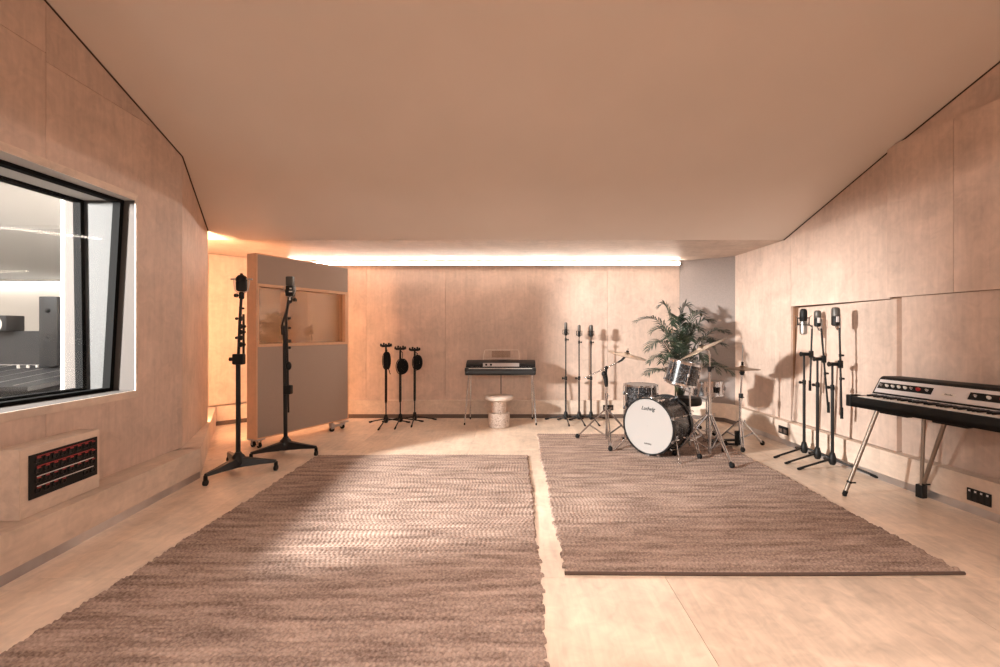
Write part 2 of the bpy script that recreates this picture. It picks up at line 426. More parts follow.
# plinth running round the room with metal toe strip
KL = [(-2.30, -3.2), (-2.51, 2.19), (-2.685, 3.83)]
KL2 = [(-2.685, 3.83), (-3.95, 5.93)]
KB = [(-3.95, 5.93), (-3.40, 6.45), (2.45, 6.45), (2.86, 6.17), (2.905, 5.95)]
KR = [(2.905, 5.95), (2.97, 4.62), (3.054, 3.775), (3.135, 2.915), (3.26, 1.8), (3.5, -3.2)]
def strip(mb, pts, z0, z1, depth, off=0.0):
    """solid ribbon along plan polyline; outward is to the left of travel"""
    P = [Vector((*p, 0)) for p in pts]; nrm = []
    for i in range(len(P)):
        ds = []
        if i > 0: ds.append((P[i] - P[i - 1]).normalized())
        if i < len(P) - 1: ds.append((P[i + 1] - P[i]).normalized())
        d = sum(ds, Vector()).normalized(); nrm.append(Vector((-d.y, d.x, 0)))
    for i in range(len(P) - 1):
        a, b2 = P[i] + nrm[i] * off, P[i + 1] + nrm[i + 1] * off
        c, d = P[i + 1] + nrm[i + 1] * (off + depth), P[i] + nrm[i] * (off + depth)
        lo = [p + V(0, 0, z0) for p in (a, b2, c, d)]; hi = [p + V(0, 0, z1) for p in (a, b2, c, d)]
        mb.hexa(lo, hi)
KH, KT = .255, .056
def kick(nm, pts, depth, toe, tm):
    mb = MB(); strip(mb, pts, KT + .002, KH, depth); struct(mb.build(nm, M['ply_kick'], smooth=False))
    mb = MB(); strip(mb, pts, .0, KT, .02, off=.004); struct(mb.build(toe, tm, smooth=False))
kick('trim_4', KL, .33, 'baseboard_left', M['alu'])
kick('trim_5', KL2, .30, 'baseboard_left_return', M['ply_kick'])
kick('trim_6', KB, .07, 'baseboard_back', M['toe_dark'])
kick('trim_7', KR, .11, 'baseboard_right', M['alu'])

# control room window -------------------------------------------
W = struct(empty('window_1', '', ''))
del W['label'], W['category']
XI = -3.34
x0a, x1a = xl(WY0), xl(WY1)
mb = MB()   # cream lining of the deep opening, far and near jamb
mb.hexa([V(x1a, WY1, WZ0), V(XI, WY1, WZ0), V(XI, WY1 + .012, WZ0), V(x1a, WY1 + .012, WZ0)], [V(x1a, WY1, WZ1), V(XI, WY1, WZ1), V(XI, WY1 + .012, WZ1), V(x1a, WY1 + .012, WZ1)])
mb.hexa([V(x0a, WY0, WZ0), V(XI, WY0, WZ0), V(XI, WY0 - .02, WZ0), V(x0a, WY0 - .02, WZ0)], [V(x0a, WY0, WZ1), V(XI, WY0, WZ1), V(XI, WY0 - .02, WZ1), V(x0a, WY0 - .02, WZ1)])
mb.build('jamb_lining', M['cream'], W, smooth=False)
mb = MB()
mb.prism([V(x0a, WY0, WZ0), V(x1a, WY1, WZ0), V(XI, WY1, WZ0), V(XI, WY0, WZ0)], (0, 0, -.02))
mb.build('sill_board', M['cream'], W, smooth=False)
mb = MB()
mb.prism([V(x0a, WY0, WZ1), V(x1a, WY1, WZ1), V(XI, WY1, WZ1), V(XI, WY0, WZ1)], (0, 0, .02))
mb.build('head_lining', M['head_grey'], W, smooth=False)
# the grey felt between the two panes
mb = MB()
ta, tb, ba, bb = -2.95, -3.19, -3.03, -3.17
mb.hexa([V(ba, WY1 - .006, WZ0), V(bb, WY1 - .006, WZ0), V(tb, WY1 - .006, WZ1), V(ta, WY1 - .006, WZ1)], [V(ba, WY1 + .001, WZ0), V(bb, WY1 + .001, WZ0), V(tb, WY1 + .001, WZ1), V(ta, WY1 + .001, WZ1)])
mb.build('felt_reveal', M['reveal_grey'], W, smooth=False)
def pane(xt, xb, w, nm):
    # tilted frame: bars along jambs, head and sill; glass in the middle
    mb = MB(); ys = (WY0, WY1 - .006); h = .03
    for y in ys:
        yy0, yy1 = (y, y + h) if y == WY0 else (y - h, y)
        mb.hexa([V(xb, yy0, WZ0), V(xb - w, yy0, WZ0), V(xb - w, yy1, WZ0), V(xb, yy1, WZ0)], [V(xt, yy0, WZ1), V(xt - w, yy0, WZ1), V(xt - w, yy1, WZ1), V(xt, yy1, WZ1)])
    mb.box(((xt - w / 2), (WY0 + WY1) / 2, WZ1 - .012), (w, WY1 - WY0 - .01, .024)); mb.box(((xb - w / 2), (WY0 + WY1) / 2, WZ0 + .012), (w, WY1 - WY0 - .01, .024))
    f = mb.build('window_frame', M['frame_dark'], W, smooth=False)
    mb = MB(); mb.hexa([V(xb - w / 2 + .004, WY0 + .01, WZ0 + .01), V(xb - w / 2 + .004, WY1 - .02, WZ0 + .01), V(xt - w / 2 + .004, WY1 - .02, WZ1 - .01), V(xt - w / 2 + .004, WY0 + .01, WZ1 - .01)],
                       [V(xb - w / 2 - .004, WY0 + .01, WZ0 + .01), V(xb - w / 2 - .004, WY1 - .02, WZ0 + .01), V(xt - w / 2 - .004, WY1 - .02, WZ1 - .01), V(xt - w / 2 - .004, WY0 + .01, WZ1 - .01)])
    mb.build('pane', M['glass'], f, smooth=False)
pane(-2.895, -2.975, .055, 'a'); pane(-3.19, -3.17, .055, 'b')
# bevelled plywood casing
mb = MB()
def cb(p, q):   # p,q lists of (y,z) outer/inner
    o = [V(xl(y), y, z) for y, z in p]; i = [V(xl(y) + .008, y, z) for y, z in q]
    mb.hexa([o[0], o[1], V(xl(q[1][0]), *q[1]), V(xl(q[0][0]), *q[0])], [o[0] + V(.004, 0, 0), o[1] + V(.004, 0, 0), i[1], i[0]])
c1 = [(WY0 - cz, WZ0 - cz), (WY1 + .028, WZ0 - cz), (WY1 + .028, WZ1 + cz), (WY0 - cz, WZ1 + cz)]
c2 = [(WY0, WZ0), (WY1, WZ0), (WY1, WZ1), (WY0, WZ1)]
for i in range(4): cb([c1[i], c1[(i + 1) % 4]], [c2[i], c2[(i + 1) % 4]])
mb.build('casing', M['ply_kick'], W, smooth=False)

# ------------------------------------------------------------------ control room behind the window
mb = MB()
CRP = [(-3.37, -.6), (-3.37, 3.6), (-3.75, 4.6), (-4.40, 5.4), (-4.40, 6.35), (-8.6, 6.35), (-8.6, -.6)]
for i in range(7):
    p, q = CRP[i], CRP[(i + 1) % 7]
    if i == 0:
        mb.box((-3.36, (WY0 - .6) / 2, 1.5), (.03, WY0 + .6, 3.2)); mb.box((-3.36, (WY1 + 3.6) / 2 + .005, 1.5), (.03, 3.6 - WY1, 3.2))
        mb.box((-3.36, (WY0 + WY1) / 2, WZ0 / 2 - .02), (.03, WY1 - WY0, WZ0 - .01)); mb.box((-3.36, (WY0 + WY1) / 2, (WZ1 + 3.1) / 2 + .02), (.03, WY1 - WY0, 3.1 - WZ1))
    else: panel(mb, p, q, rect(0, ln(p, q), 0, 3.1), .03, gap=0, out=-1)
struct(mb.build('wall_control_room', M['cr_wall'], smooth=False))
mb = MB(); mb.prism([V(x, y, .004) for x, y in CRP], (0, 0, -.02)); struct(mb.build('floor_control_room', M['cr_floor'], smooth=False))
mb = MB()
for (ya, za, yb, zb) in ((-.6, 3.05, 3.0, 3.05), (3.0, 3.05, 4.7, 2.35), (4.75, 2.33, 6.25, 1.97)):
    a = [V(-8.6, ya, za), V(-3.38 if ya < 4 else -3.9, ya, za), V(-3.38 if ya < 3 else (-3.85 if ya < 4 else -4.42), yb, zb), V(-8.6, yb, zb)]
    mb.hexa(a, [p + V(0, 0, .04) for p in a])
mb.box((-6.4, 4.74, 2.37), (4.2, .03, .05))
struct(mb.build('ceiling_control_room', M['cr_ceiling'], smooth=False))
t = empty('led_strip_light', 'white light strip glowing under the soffit inside the control room', 'light', (-7.1, 6.27, 1.93))
mb = MB(); mb.box((0, .0, .012), (2.4, .05, .02)); mb.build('housing', M['alu'], t, smooth=False)
mb = MB(); mb.box((0, 0, -.006), (2.38, .045, .014)); mb.build('diffuser', M['led_cr'], t, smooth=False)

# console desk, speakers and rack seen through the glass
t = empty('mixing_console', 'long dark grey mixing desk seen through the control room window', 'mixing desk', (-5.6, 4.85, 0))
mb = MB(); mb.box((0, 0, .40), (2.7, .5, .8), bevel=.01); mb.build('cabinet', M['desk'], t)
mb = MB(); mb.hexa([V(-1.4, -.75, .70), V(1.15, -.75, .70), V(1.15, .3, .80), V(-1.4, .3, .80)], [V(-1.4, -.75, .74), V(1.15, -.75, .74), V(1.15, .3, .86), V(-1.4, .3, .86)]); mb.build('worktop', M['desk'], t, smooth=False)
mb = MB()
for k in range(9):
    x = -1.2 + k * .27; mb.hexa([V(x, -.7, .746), V(x + .012, -.7, .746), V(x + .012, .25, .858), V(x, .25, .858)], [V(x, -.7, .75), V(x + .012, -.7, .75), V(x + .012, .25, .862), V(x, .25, .862)])
mb.box((-.12, .3, .862), (2.5, .02, .012)); mb.build('strip_divider', M['alu'], t, smooth=False)
for k in range(7):
    mb = MB(); mb.tube([V(.10 + k * .035, .12 - .03 * (k % 3), .846), V(.10 + k * .035, .12 - .03 * (k % 3), .875)], .012, 8); mb.build('knob', M['white_key'], t)
mb = MB(); mb.hexa([V(-1.4, .32, .86), V(1.1, .32, .86), V(1.1, .5, .86), V(-1.4, .5, .86)], [V(-1.4, .40, 1.25), V(1.1, .40, 1.25), V(1.1, .5, 1.25), V(-1.4, .5, 1.25)]); mb.build('meter_bridge', M['desk'], t, smooth=False)
def speaker(loc, w, d, h, cone, label, rz=0):
    t = empty('studio_speaker', label, 'speaker', loc, rz)
    mb = MB(); mb.box((0, 0, h / 2), (w, d, h), bevel=.008); mb.build('cabinet', M['desk'], t)
    R0 = w * .33
    mb = MB(); mx = Matrix.Translation((0, -d / 2, h * .42)) @ Matrix.Rotation(PI / 2, 4, 'X')
    mb.lathe([(R0, 0), (R0 * 1.08, .006), (R0 * .9, .008), (R0 * .3, -.001), (.001, .008)], 24, mx); mb.build('cone', cone, t)
    mb = MB(); mb.lathe([(R0 * .42, 0), (R0 * .42, .006), (R0 * .2, .01), (.001, .012)], 16, Matrix.Translation((0, -d / 2, h * .8)) @ Matrix.Rotation(PI / 2, 4, 'X')); mb.build('tweeter', M['black'], t)
speaker((-5.98, 5.26, 1.25), .26, .2, .18, M['white_key'], 'black speaker box with a pale cone on the far desk behind the window')
speaker((-5.15, 5.05, .86), .20, .2, .77, M['desk'], 'tall narrow black speaker standing at the right end of the control desk')

# ------------------------------------------------------------------ lights fixed in the room, plus added fill lamps
t = empty('led_strip_light', 'long bright light strip in the cove above the back wall', 'light', (-.45, 6.47, 2.225))
mb = MB(); mb.hexa([V(-2.81, -.009, -.030), V(2.81, -.009, -.030), V(2.81, .035, -.030), V(-2.81, .035, -.030)], [V(-2.81, -.022, .026), V(2.81, -.022, .026), V(2.81, .035, .026), V(-2.81, .035, .026)]); mb.build('housing', M['alu'], t, smooth=False)
mb = MB(); mb.hexa([V(-2.8, -.016, -.024), V(2.8, -.016, -.024), V(2.8, -.010, -.024), V(-2.8, -.010, -.024)], [V(-2.8, -.032, .008), V(2.8, -.032, .008), V(2.8, -.026, .010), V(-2.8, -.026, .010)]); mb.build('diffuser', M['led'], t, smooth=False)
t = empty('led_strip_light', 'vertical warm light strip hidden in the slot at the left corner', 'light', (-3.435, 4.875, .26))
mb = MB(); mb.box((0, 0, 1.04), (.02, .02, 2.08)); mb.build('diffuser', M['led_slot'], t, smooth=False)

def area(name, loc, rot, size, power, col, sy=None):
    l = bpy.data.lights.new(name, 'AREA'); l.energy = power; l.color = col; l.size = size
    if sy: l.shape = 'RECTANGLE'; l.size_y = sy
    o = bpy.data.objects.new(name, l); COL.objects.link(o); o.location = loc; o.rotation_euler = rot; return o
area('rear_fill', (.4, -3.12, 2.225), (math.radians(84), 0, 0), 5.6, 80, (1, .90, .81), .06)  # added soft fill from behind the camera, no real fitting
l = bpy.data.lights.new('foreground_fill', 'SPOT'); l.energy = 260; l.color = (1, .86, .77); l.spot_size = math.radians(100); l.spot_blend = .9; l.shadow_soft_size = .35  # added unseen fill that brightens the foreground floor and its bounce
o = bpy.data.objects.new('foreground_fill', l); COL.objects.link(o); o.location = (.5, 1.0, 3.1)
l = bpy.data.lights.new('control_room_spot', 'SPOT'); l.energy = 4700; l.color = (1, .93, .88); l.spot_size = math.radians(85); l.spot_blend = .3; l.shadow_soft_size = .18
o = bpy.data.objects.new('control_room_spot', l); COL.objects.link(o); o.location = (-5.3, 1.05, 2.24)
o.rotation_euler = (V(0, 4.0, 1.2) - V(-5.3, 1.05, 2.24)).to_track_quat('-Z', 'Y').to_euler()
area('control_room_lamp', (-6.2, 3.6, 2.6), (0, 0, 0), 1.6, 130, (1, .97, .94))

# ------------------------------------------------------------------ rugs
def rug(name, x0, x1, y0, y1, label, seed, pitch=.027, q=.027, h=.016):
    rng = np.random.default_rng(seed)
    nx = int((x1 - x0) / .0055); ny = int((y1 - y0) / pitch) * 5
    rows = ny // 5
    u = np.linspace(0, 1, nx + 1); v = np.linspace(0, 1, ny + 1)
    U, Vv = np.meshgrid(u, v)
    X = x0 + U * (x1 - x0); Y = y0 + Vv * (y1 - y0)
    r = Vv * rows; fr = r - np.floor(r); ri = np.minimum(np.floor(r).astype(int), rows - 1)
    ph = rng.random(rows)[ri]; amp = (.7 + .6 * rng.random(rows))[ri]
    wig = .0025 * np.sin(X * 9 + ri * 1.7) * 1
    prof = (np.sin(PI * np.clip(fr, 0, 1)) ** .45) * .55 + .45
    ch = .5 + .5 * np.cos(2 * PI * (X / q + ph + 1.0 * np.abs(fr - .5)))
    Z = h * .3 + h * .7 * prof * (.35 + .65 * ch ** .7) * (.8 + .2 * amp)
    edge = np.minimum(U, 1 - U) * (x1 - x0)
    wob = (.007 * rng.standard_normal(rows))[ri] + .006 * np.sin(Y * 5 + seed)
    X = X + wob * np.clip(1 - edge / .06, 0, 1)
    rim = (edge < .004) | (Vv * (1 - Vv) == 0)
    Z[rim] = .002
    Y = Y + wig + .006 * np.sin(X * 2.3 + seed) * (1 - np.clip(np.minimum(Vv, 1 - Vv) * 12, 0, 1))
    co = np.stack([X, Y, Z], -1).reshape(-1, 3)
    i = np.arange((nx + 1) * (ny + 1)).reshape(ny + 1, nx + 1)
    fc = np.stack([i[:-1, :-1], i[:-1, 1:], i[1:, 1:], i[1:, :-1]], -1).reshape(-1, 4)
    me = bpy.data.meshes.new(name)
    me.vertices.add(len(co)); me.vertices.foreach_set('co', co.astype(np.float32).ravel())
    me.loops.add(fc.size); me.loops.foreach_set('vertex_index', fc.ravel().astype(np.int32))
    me.polygons.add(len(fc)); me.polygons.foreach_set('loop_start', np.arange(0, fc.size, 4, dtype=np.int32))
    me.polygons.foreach_set('loop_total', np.full(len(fc), 4, dtype=np.int32))
    me.update(); me.validate()
    me.polygons.foreach_set('use_smooth', np.ones(len(fc), dtype=bool))
    me.materials.append(M['jute'])
    o = bpy.data.objects.new(name, me); COL.objects.link(o)
    return tag(o, label, 'rug')
rug('rug', -1.975, .123, 1.5, 4.5, 'large braided jute rug on the left, running towards the camera', 3)
r2 = rug('rug', .25, 2.30, 2.31, 5.42, 'braided jute rug on the right with the drum kit on its far end', 8)
mb = MB()
for y in (2.308,):
    mb.tube([V(.25 + (2.30 - .25) * k / 30, y + .006 * math.sin((.25 + 2.05 * k / 30) * 2.3 + 8) - .004, .008) for k in range(31)], .009, 8)
mb.build('binding', M['jute_edge'], r2, label='dark brown edge binding')

# ------------------------------------------------------------------ sound baffle on wheels
def baffle():
    fl, fr_ = V(-2.74, 4.75, 0), V(-2.19, 5.88, 0)
    d = (fr_ - fl).normalized(); rz = math.atan2(d.y, d.x); Lg = 1.257; T = .157
    t = empty('sound_baffle', 'tall taupe fabric acoustic screen on wheels with a glazed upper panel', 'acoustic screen', fl, rz)
    # local x along face, y = into depth (left of travel), front face at y=0
    z0, z1 = .10, 2.075
    wz0, wz1, wx0, wx1 = 1.08, 1.755, .015, 1.24
    e = .012
    mb = MB()
    mb.box((.007, T / 2, (z0 + z1) / 2), (.014, T, z1 - z0)); mb.box((Lg - .007, T / 2, (z0 + z1) / 2), (.014, T, z1 - z0))
    mb.box((Lg / 2, T / 2, z0 + .007), (Lg - .03, T, .014)); mb.box((Lg / 2, T / 2, z1 - .007), (Lg - .03, T, .014))
    mb.build('plywood_case', M['gobo_wood'], t, smooth=False, label='plywood edge of the screen with orange glow in its colour')
    for a, b_ in ((z0 + .014, wz0), (wz1, z1 - .014)):
        mb = MB(); mb.box((Lg / 2, T / 2, (a + b_) / 2), (Lg - .03, T + .006, b_ - a), bevel=.006); mb.build('fabric_panel', M['gobo_fabric'], t)
    mb = MB(); w = .03
    for zz in (wz0 + w / 2, wz1 - w / 2): mb.box((Lg / 2, T / 2, zz), (Lg - .028, T + .012, w))
    for xx in (.014 + .008, Lg - .014 - .02): mb.box((xx, T / 2, (wz0 + wz1) / 2), (.016 if xx < .1 else .04, T + .002, wz1 - wz0 - .06))
    fr = mb.build('window_frame', M['gobo_wood'], t, smooth=False)
    for yy in (.05, T - .05):
        mb = MB(); mb.box((Lg / 2, yy, (wz0 + wz1) / 2), (Lg - .07, .006, wz1 - wz0 - .06)); mb.build('pane', M['smoked'], fr, smooth=False)
    for x, y in ((.05, .03), (.05, T - .03), (Lg - .12, -.02), (Lg - .12, T + .02)):
        pl = MB(); pl.box((x, T / 2, .092), (.10, T + .16 if x > .5 else T, .016)) if y < T / 2 else pl.box((x, y, .09), (.05, .05, .012))
        pl.build('wheel_plate', M['alu'], t, smooth=False)
        w_ = MB(); w_.tube([V(x - .012, y, .03), V(x + .012, y, .03)], .03, 20); cs = w_.build('wheel', M['rubber'], t)
        f = MB(); f.box((x - .017, y, .055), (.004, .03, .06)); f.box((x + .017, y, .055), (.004, .03, .06)); f.box((x, y, .083), (.038, .03, .006)); f.build('fork', M['steel'], cs, smooth=False)
    for x in (Lg - .30,):
        w_ = MB(); w_.tube([V(x, -.05, .03), V(x, -.02, .03)], .03, 20); w_.build('wheel', M['rubber'], t)
        f = MB(); f.box((x, -.035, .065), (.05, .045, .07), bevel=.008); f.box((x + .09, -.03, .06), (.24, .02, .03)); f.build('wheel_plate', M['alu'], t)
baffle()

# ------------------------------------------------------------------ microphones
def mic_side(t, m_body=M['black'], h=.17, r=.027, grille=M['steel'], square=False):
    """side-address microphone, base at local origin, upright"""
    mb = MB()
    if square:
        mb.box((0, 0, h * .26), (r * 2, r * 1.5, h * .52), bevel=.006)
    else: mb.lathe([(r * .55, 0), (r * .95, .008), (r, .02), (r, h * .5), (r * .97, h * .51)], 24)
    mb.build('microphone_body', m_body, t)
    mb = MB()
    if square:
        mb.box((0, 0, h * .76), (r * 2.05, r * 1.45, h * .47), bevel=.012)
    else: mb.lathe([(r * .96, h * .515), (r * 1.02, h * .53), (r * 1.02, h * .86), (r * .85, h * .96), (r * .4, h), (.001, h)], 24)
    mb.build('grille', grille, t)

def tripod(t, R, a0, hub_z=.085, r_leg=.0085, mat_=None, rods=True):
    mat_ = mat_ or M['black_pole']
    for i in range(3):
        a = math.radians(a0 + 120 * i); c, s = math.cos(a), math.sin(a)
        mb = MB(); mb.tube([V(.018 * c, .018 * s, hub_z), V((R - .03) * c, (R - .03) * s, .022), V(R * c, R * s, .013)], r_leg, 10)
        leg = mb.build('leg', mat_, t)
        mb = MB(); mb.tube([V((R - .05) * c, (R - .05) * s, .024), V((R - .01) * c, (R - .01) * s, .013), V((R + .008) * c, (R + .008) * s, .0125)], [.011, .0125, .010], 10); mb.build('rubber_foot', M['rubber'], leg)
    mb = MB(); mb.lathe([(.02, hub_z - .05), (.03, hub_z - .03), (.034, hub_z), (.026, hub_z + .03), (.02, hub_z + .055), (.016, hub_z + .06)], 20); mb.build('hub', M['black'], t)

def clutch(t, z, s=1.0, a=0, x=0, y=0, nm='clutch'):
    c, q = math.cos(a), math.sin(a)
    mb = MB(); mb.lathe([(.012 * s, z - .028 * s), (.019 * s, z - .02 * s), (.019 * s, z + .02 * s), (.012 * s, z + .028 * s)], 16, Matrix.Translation((x, y, 0)))
    mb.tube([V(x - .005 * c, y - .005 * q, z), V(x + .04 * s * c, y + .04 * s * q, z)], .007 * s, 8)
    mb.tube([V(x + .034 * s * c, y + .034 * s * q, z), V(x + .052 * s * c, y + .052 * s * q, z)], [.017 * s, .015 * s], 10)
    return mb.build(nm, M['black'], t)

def shock_ring(t, zc, R, r=.0028, h=.06, m=M['black'], y=0):
    """cage of thin rings with crossing elastic cords"""
    mb = MB()
    for z in (zc - h / 2, zc + h / 2): mb.torus(R, r, 24, 6, Matrix.Translation((0, y, z)))
    for k in range(6):
        a = k * PI / 3; mb.tube([V(R * math.cos(a), y + R * math.sin(a), zc - h / 2), V(R * math.cos(a), y + R * math.sin(a), zc + h / 2)], r, 6)
        mb.tube([V(R * math.cos(a), y + R * math.sin(a), zc - h / 2), V(R * .55 * math.cos(a + .5), y + R * .55 * math.sin(a + .5), zc)], .0015, 5)
    return mb.build('shock_mount', m, t)

# three straight stands in front of the back wall, each with a microphone
spots = [(.685, 6.19, 1.37, 'leftmost of the three straight microphone stands by the back wall'),
         (.868, 6.19, 1.335, 'middle of the three straight microphone stands by the back wall'),
         (1.032, 6.19, 1.335, 'rightmost of the three straight microphone stands by the back wall, nearest the cymbal')]
BM = [('small black microphone in a round cradle, on the leftmost straight stand', 'tall'),
      ('black microphone with wire loop cradle on the middle straight stand', ''),
      ('black microphone in a cradle on the straight stand beside the tilted cymbal', '')]
for i, (x, y, top, lab) in enumerate(spots):
    t = empty('microphone_stand', lab, 'microphone stand', (x, y, 0), 0, None)
    tripod(t, .305, -88 + 5 * i)
    mb = MB(); mb.tube([V(0, 0, .06), V(0, 0, .56)], .0125, 12); mb.build('lower_tube', M['black_pole'], t)
    mb = MB(); mb.tube([V(0, 0, .5), V(0, 0, top - .20)], .0085, 12); mb.build('upper_tube', M['black_pole'], t)
    clutch(t, .60, 1, PI)
    clutch(t, top - .24, .75, 0, nm='swivel')
    mt = empty('microphone', BM[i][0], 'microphone', (x, y - .005, top - .165 - (.02 if i == 0 else 0)), .3 * i)
    mic_side(mt, h=.165 if i else .185, r=.021 if i != 2 else .026, grille=M['grille'])
    mb = MB(); mb.tube([V(0, 0, -.03), V(0, 0, .002)], .007, 8); mb.build('mount_stem', M['black'], mt)
    shock_ring(mt, .05, .043, .003)

# three low stands with clip bars and hanks of cable
lows = [(-1.722, 5.96, 1.06, 'leftmost of the three low black stands with cable hanks'),
        (-1.545, 6.01, 1.02, 'middle of the three low black stands with cable hanks'),
        (-1.38, 6.13, 1.00, 'rightmost of the three low black stands with cable hanks')]
HK = ['long narrow hank of black cable on the leftmost low stand', 'round coil of black cable on the middle low stand', 'oval coil of black cable on the rightmost low stand']
for i, (x, y, top, lab) in enumerate(lows):
    t = empty('cable_stand', lab, 'microphone stand', (x, y, 0))
    tripod(t, .315, -91 + 3 * i)
    mb = MB(); mb.tube([V(0, 0, .06), V(0, 0, .34)], .009, 12); mb.build('lower_tube', M['black_pole'], t)
    mb = MB(); mb.tube([V(0, 0, .30), V(0, 0, .33), V(0, 0, .80), V(0, 0, top)], [.014, .017, .017, .012], 12); mb.build('upper_tube', M['black_pole'], t)
    mb = MB(); mb.tube([V(-.078, 0, top + .004), V(-.05, 0, top - .010), V(.05, 0, top - .006), V(.075, 0, top + .008)], [.009, .016, .017, .011], 8)
    for q in range(5):
        xx = -.066 + q * .033
        mb.tube([V(xx, 0, top - .015), V(xx - .004 + .006 * (q % 2), .01, top + .02 + .012 * (q % 2))], [.010, .013], 8)
    mb.build('clip_bar', M['black'], t)
    hk = empty('cable_hank', HK[i], 'cable', (x + (.025, .04, .05)[i], y - .035, top - .05))
    mb = MB(); rx, rz_, dz = ((.042, .115, -.15), (.072, .108, -.19), (.058, .108, -.125))[i]
    nn = 26; rnd = random.Random(i + 4); pts = []
    for k in range(nn * 22):
        a = 2 * PI * k / 22; lp = k // 22
        s_ = (.12 + .88 * ((lp * 7 % nn) / nn))
        pts.append(V(rx * s_ * math.sin(a) + .012 * math.sin(lp), -.012 + .02 * math.sin(lp * 2.1) * 1, dz + rz_ * (s_ if i else 1 - .2 * (1 - s_)) * math.cos(a)))
    mb.tube(pts, .0052, 5)
    if i == 0: mb.tube([V(.02, -.01, dz - .1), V(.045, -.01, dz - .18)], .006, 6)
    mb.build('coil', M['rubber'], hk)
    mb = MB(); mb.tube([V(-(.025, .04, .05)[i], .03, .02), V(0, 0, -.01), V(.0, -.01, dz + rz_)], .005, 6); mb.build('hanging_loop', M['rubber'], hk)

# two heavy studio boom stands at the left
def studio_stand(px, py, feet, label):
    t = empty('studio_boom_stand', label, 'microphone stand', (px, py, 0))
    F3 = [V(fx - px, fy - py, 0) for fx, fy in feet]
    mb = MB()
    hubp = V(0, 0, .10)
    for f in F3:
        d = f.normalized(); n = V(-d.y, d.x, 0); Lf = f.length
        secs = [(0, .05, .055, .14), (.3, .042, .06, .125), (.6, .032, .07, .112), (1.0, .018, .076, .097)]
        prev = None
        for q, w, zb, zt in secs:
            c = d * Lf * q
            ring = [mb.bm.verts.new(c + n * w + V(0, 0, zb)), mb.bm.verts.new(c + n * w * .55 + V(0, 0, zt)), mb.bm.verts.new(c - n * w * .55 + V(0, 0, zt)), mb.bm.verts.new(c - n * w + V(0, 0, zb))]
            if prev:
                for k in range(4): mb.bm.faces.new((prev[k], prev[(k + 1) % 4], ring[(k + 1) % 4], ring[k]))
            else: mb.bm.faces.new(ring[::-1])
            prev = ring
        mb.bm.faces.new(prev)
    mb.lathe([(.055, .052), (.062, .10), (.05, .145), (.03, .165), (.024, .18)], 20)
    mb.build('cast_base', M['black_gloss'], t)
    for f in F3:
        d = f.normalized()
        mb = MB(); mb.tube([V(f.x, f.y, .05), V(f.x, f.y, .082)], [.016, .014], 12)
        mb.box((f.x, f.y, .045), (.010, .028, .036), rot=Matrix.Rotation(math.atan2(d.y, d.x), 3, 'Z').to_euler() if False else None)
        cs = mb.build('caster', M['rubber'], t)
        mb = MB(); mb.tube([V(f.x - .011, f.y, .025), V(f.x + .011, f.y, .025)], .025, 18); mb.build('wheel', M['black'], cs)
    return t
t = studio_stand(-2.46, 3.985, [(-2.505, 3.63), (-2.15, 4.03), (-2.75, 4.31)], 'nearest tall studio stand on a wheeled triangular base, left of the screen')
mb = MB(); mb.tube([V(0, 0, .12), V(0, 0, 1.02)], .019, 16); mb.build('pole', M['black_pole'], t)
mb = MB(); mb.tube([V(0, 0, .98), V(.015, 0, 1.35), V(.028, 0, 1.56)], .012, 12); mb.build('boom', M['black_pole'], t)
mb = MB(); mb.tube([V(.036, .02, 1.02), V(.036, .02, 1.40)], .010, 10); mb.build('inner_tube', M['black_pole'], t)
mb = MB(); mb.box((.006, 0, 1.0), (.095, .05, .095), bevel=.01); mb.tube([V(-.04, 0, 1.0), V(-.075, 0, 1.0)], [.012, .018], 8); mb.build('counterweight', M['black'], t)
for z, a in ((1.13, 0), (1.19, PI), (1.24, 0), (1.29, .3), (1.36, PI), (1.45, 0)): clutch(t, z, .8 if z < 1.4 else .6, a, x=.02)
clutch(t, 1.565, 1.15, PI, x=.03)
mt = empty('microphone', 'large black microphone in a yoke on top of the nearest wheeled stand', 'microphone', (-2.43, 3.985, 1.60))
mb = MB(); mb.lathe([(.03, .0), (.042, .01), (.045, .03), (.045, .085), (.042, .09)], 24); mb.build('microphone_body', M['black'], mt)
mb = MB(); mb.lathe([(.043, .09), (.046, .095), (.044, .12), (.03, .14), (.012, .148), (.010, .16), (.001, .162)], 24); mb.build('grille', M['black'], mt)
mb = MB(); pts = [V(-.07, 0, .118), V(-.066, 0, .06), V(-.058, 0, .012), V(-.04, 0, -.008), V(.04, 0, -.008), V(.058, 0, .012), V(.066, 0, .06), V(.07, 0, .118)]
mb.tube(pts, .004, 8); mb.tube([V(-.095, 0, .11), V(-.04, 0, .112)], [.008, .006], 8); mb.tube([V(.04, 0, .112), V(.095, 0, .108)], [.006, .008], 8); mb.tube([V(0, 0, -.045), V(0, 0, -.004)], .009, 8)
mb.build('yoke', M['steel'], mt)

